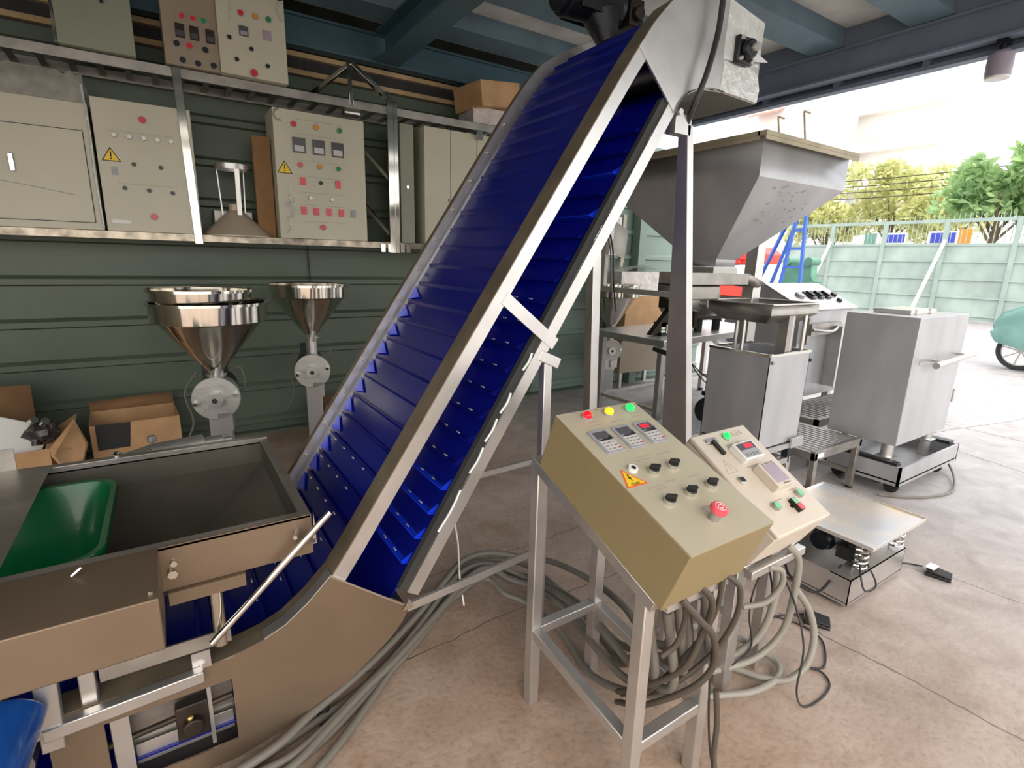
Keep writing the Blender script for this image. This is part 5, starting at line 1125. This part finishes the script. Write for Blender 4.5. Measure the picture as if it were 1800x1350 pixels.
Mw = Matrix.Translation((-.98, 4.12, .30)) @ Matrix.Rotation(R(20), 4, 'Z') @ Matrix.Rotation(R(28), 4, 'Y') @ Matrix.Rotation(R(-12), 4, 'X')
b = MB(); b.box(-.2, .2, -.14, .14, 0, .22, Mw); b.build('shell', WHITE, wbx, .008)
b = MB(); b.box(-.14, -.09, -.1405, -.139, .12, .13, Mw); b.box(-.1, -.04, -.1405, -.139, .05, .06, Mw); b.box(-.1, -.05, -.05, -.04, .22, .2205, Mw); b.build('slot', INKD, wbx)
bg_ = thing('plastic_bag', (-.72, 4.15, .33), 'crumpled dark plastic bag of small parts in the open carton', 'bag')
b = MB(); rp = random.Random(11)
pr_ = [(max(.001, .09*math.sin(PI*k/8)), -.075*math.cos(PI*k/8)) for k in range(9)]; b.lathe(pr_, (0, 0, 0), 18)
b.v = [V((-.73, 4.12, .40))+p*(1+rp.uniform(-.22, .22)) for p in b.v]; b.build('bag', mat('dark_film', srgb(70, 62, 62), .2, 0, .6, 30, .4, 20, .1), bg_)
for (dx, dz) in ((.03, .07), (-.02, .085)):
    b = MB(); b.cyl((-.73+dx, 4.05, .4+dz), (-.71+dx, 4.03, .42+dz), .022, 14); b.build('metal_cap', CHR, bg_)
t, M, w_, d_, h_ = carton('carton', -.52, -.02, 4.2, 4.6, 0, .38, 4, CARD, 'cardboard carton with a cut out front standing against the green wall', True)
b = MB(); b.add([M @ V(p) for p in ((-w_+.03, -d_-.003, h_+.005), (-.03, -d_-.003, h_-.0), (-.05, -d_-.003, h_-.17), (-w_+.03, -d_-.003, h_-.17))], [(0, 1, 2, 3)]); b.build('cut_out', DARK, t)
b = MB(); b.add([M @ V(p) for p in ((-w_, d_, h_), (w_, d_, h_), (w_, d_+.04, h_+.08), (-w_, d_+.04, h_+.06))], [(0, 1, 2, 3)]); o = b.build('flap', CARDD, t); md = o.modifiers.new('s', 'SOLIDIFY'); md.thickness = .005
b = MB(); b.box(1.0, 1.35, 4.3, 4.62, 0, .3); t2 = tag(b.build('carton', CARDD, None, .003), 'dark cardboard carton behind the right grinder pedestal', 'box')
# silver gear motor lying behind the trough
gmz = thing('silver_gear_motor', (-.1, 2.75, 0), 'silver gear motor lying on a low bench behind the feed trough', 'motor')
b = MB(); b.cyl((-.13, 2.75, .60), (.08, 2.78, .61), .05, 24, .045); b.cyl((.08, 2.78, .61), (.16, 2.79, .61), .028, 16); b.cyl((.16, 2.79, .61), (.2, 2.795, .61), .014, 12)
b.hull8([(-.42, 2.66, .55), (-.13, 2.70, .55), (-.13, 2.8, .55), (-.42, 2.8, .55)], [(-.42, 2.68, .565), (-.13, 2.71, .64), (-.13, 2.79, .64), (-.42, 2.78, .57)]); b.cyl((-.12, 2.75, .66), (-.12, 2.75, .69), .018, 12); b.build('housing', ALU, gmz, .004)
b = MB(); b.box(-.45, .25, 2.62, 2.9, .52, .55); b.build('bench_top', STT, gmz)
for x in (-.42, .22):
    for y in (2.65, 2.87):
        b = MB(); b.box(x-.015, x+.015, y-.015, y+.015, 0, .52); b.build('leg', STT, gmz)

# ================================================================== LAMP UNDER THE ROOF EDGE
lp = thing('floodlight', (4.93, 1.56, 2.8), 'cylindrical lamp hanging from the roof edge, top right', 'lamp')
b = MB(); b.lathe([(.0001, .16), (.05, .16), (.07, .14), (.075, .08), (.072, 0), (.0001, 0)], (4.93, 1.56, 2.80), 28); b.build('lamp_shell', COVER, lp)
b = MB(); b.lathe([(.0001, -.012), (.068, -.012), (.07, .0), (.0001, 0)], (4.93, 1.56, 2.80), 28); b.build('glass', WHITE, lp)
b = MB(); b.cyl((4.93, 1.56, 2.95), (4.93, 1.56, 3.03), .02, 12); b.box(4.89, 4.97, 1.53, 1.59, 3.0, 3.03); b.build('bracket', BLKM, lp)

# ================================================================== YARD OBJECTS
ld = thing('step_ladder', (9, 5.3, 0), 'blue folding ladder standing in the yard', 'ladder')
b = MB(); b.bar((9.0, 4.87, 0), (9.0, 5.0, 2.42), .055, .04); b.build('front_rail', BLUL, ld)
b = MB(); b.bar((9.0, 5.42, 0), (9.0, 5.14, 2.42), .05, .04); b.build('front_rail', BLUL, ld)
b = MB(); b.bar((9.5, 6.5, 0), (9.0, 5.22, 2.42), .05, .04); b.build('rear_rail', BLUL, ld)
b = MB(); b.bar((9.5, 6.1, 0), (9.05, 5.12, 2.42), .04, .04); b.build('rear_rail', BLUL, ld)
for k in range(7):
    z = .3+k*.3; b = MB(); b.bar((9.0, 4.87+.054*z, z), (9.0, 5.42-.116*z, z), .04); b.build('rung', BLUL, ld)
rm = thing('red_machine', (9.6, 6.1, 0), 'bright red machine in the yard seen under the steel hopper', 'machine')
b = MB(); b.prism([(6.0, 1.55), (6.0, 1.72), (6.2, 1.86), (6.8, 1.86), (7.2, 1.6), (7.2, 1.5)], 'x', 9.5, 10.2); b.build('hood', REDP, rm, .02)
b = MB(); b.box(9.4, 10.2, 6.2, 7.1, .9, 1.14); b.build('red_panel', REDP, rm, .02)
b = MB(); b.bar((9.45, 5.98, 1.68), (9.45, 6.6, 1.62), .035); b.bar((9.45, 6.4, 1.55), (9.45, 6.5, 1.75), .035); b.build('grab_rail', RED, rm)
b = MB(); b.box(9.4, 10.2, 6.0, 7.1, .45, .9); b.build('chassis', GREASE, rm)
for y in (6.2, 6.9):
    b = MB(); b.cyl((9.25, y, .3), (9.4, y, .3), .3, 24); b.build('wheel', TYRE, rm)
b = MB(); b.box(9.4, 10.2, 5.9, 7.1, 1.14, 1.5); b.build('pale_panel', PAPER, rm)
gm_ = thing('green_excavator_bucket', (9.8, 5.0, 0), 'grey green machine attachment with two round lugs beside the ladder', 'machine')
b = MB(); b.prism([(5.08, 1.25), (5.14, 1.35), (5.16, 1.58), (5.64, 1.58), (5.66, 1.35), (5.72, 1.25)], 'x', 9.7, 9.9); b.build('bracket_body', GMACH, gm_)
for y in (5.2, 5.6):
    b = MB(); b.cyl((9.65, y, 1.6), (9.95, y, 1.6), .075, 20); b.build('lug', GMACH, gm_)
b = MB(); b.box(9.65, 10.0, 5.1, 5.7, 0, 1.25); b.build('base', GMACH, gm_)
bl = thing('blue_tank', (9.3, 5.4, .9), 'small blue shapes low beside the red machine', 'tank')
b = MB(); b.cyl((8.9, 5.55, 0), (8.9, 5.55, 1.12), .14, 20); b.build('tank_body', BLUM, bl)
# covered motorbike
mb = thing('covered_motorbike', (11.3, 2.0, 0), 'motorbike under a green cloth cover at the right edge', 'motorbike')
for (yc, lb) in ((2.5, 'front'), (1.2, 'rear')):
    c = MB(); M = Matrix.Translation((11.25, yc, .3)) @ Matrix.Rotation(R(90), 4, 'Y')
    c.lathe([(.24, -.05), (.29, -.055), (.31, 0), (.29, .055), (.24, .05), (.24, -.05)], (0, 0, 0), 36, M); c = c.build('tyre', TYRE, mb)
    b = MB(); b.lathe([(.225, -.03), (.24, -.03), (.24, .03), (.225, .03), (.225, -.03)], (0, 0, 0), 30, M); b.cyl((0, 0, -.04), (0, 0, .04), .04, 14, M=M)
    for k in range(8): a = k*PI/4; b.bar((.03*math.cos(a), .03*math.sin(a), 0), (.23*math.cos(a+.2), .23*math.sin(a+.2), 0), .02, .02, M=M)
    b.build('rim', STT, c)
sec = [(2.86, .5, .72, .16), (2.78, .42, .88, .24), (2.5, .36, 1.03, .32), (2.25, .32, 1.08, .36), (1.9, .3, 1.0, .36), (1.5, .3, .95, .35), (1.1, .35, .95, .3), (.85, .5, .85, .2)]
vs = []; n = 22; rp = random.Random(6)
for (y, z0, z1, hw) in sec:
    for k in range(n+1):
        a = PI*k/n; rr_ = 1+.05*math.sin(k*2.9+y*4)
        vs.append((11.25-math.cos(a)*hw*(1 if abs(math.cos(a)) > .3 else .9)*rr_, y+.03*math.sin(k*1.7), z0+(z1-z0)*min(1, (math.sin(a)*1.15))**.6))
fs = [(j*(n+1)+k, j*(n+1)+k+1, (j+1)*(n+1)+k+1, (j+1)*(n+1)+k) for j in range(len(sec)-1) for k in range(n)]
fs += [tuple(range(n+1)), tuple(range((len(sec)-1)*(n+1), len(sec)*(n+1)))]
b = MB(); b.add(vs, fs); b.build('cloth_cover', BIKEC, mb)
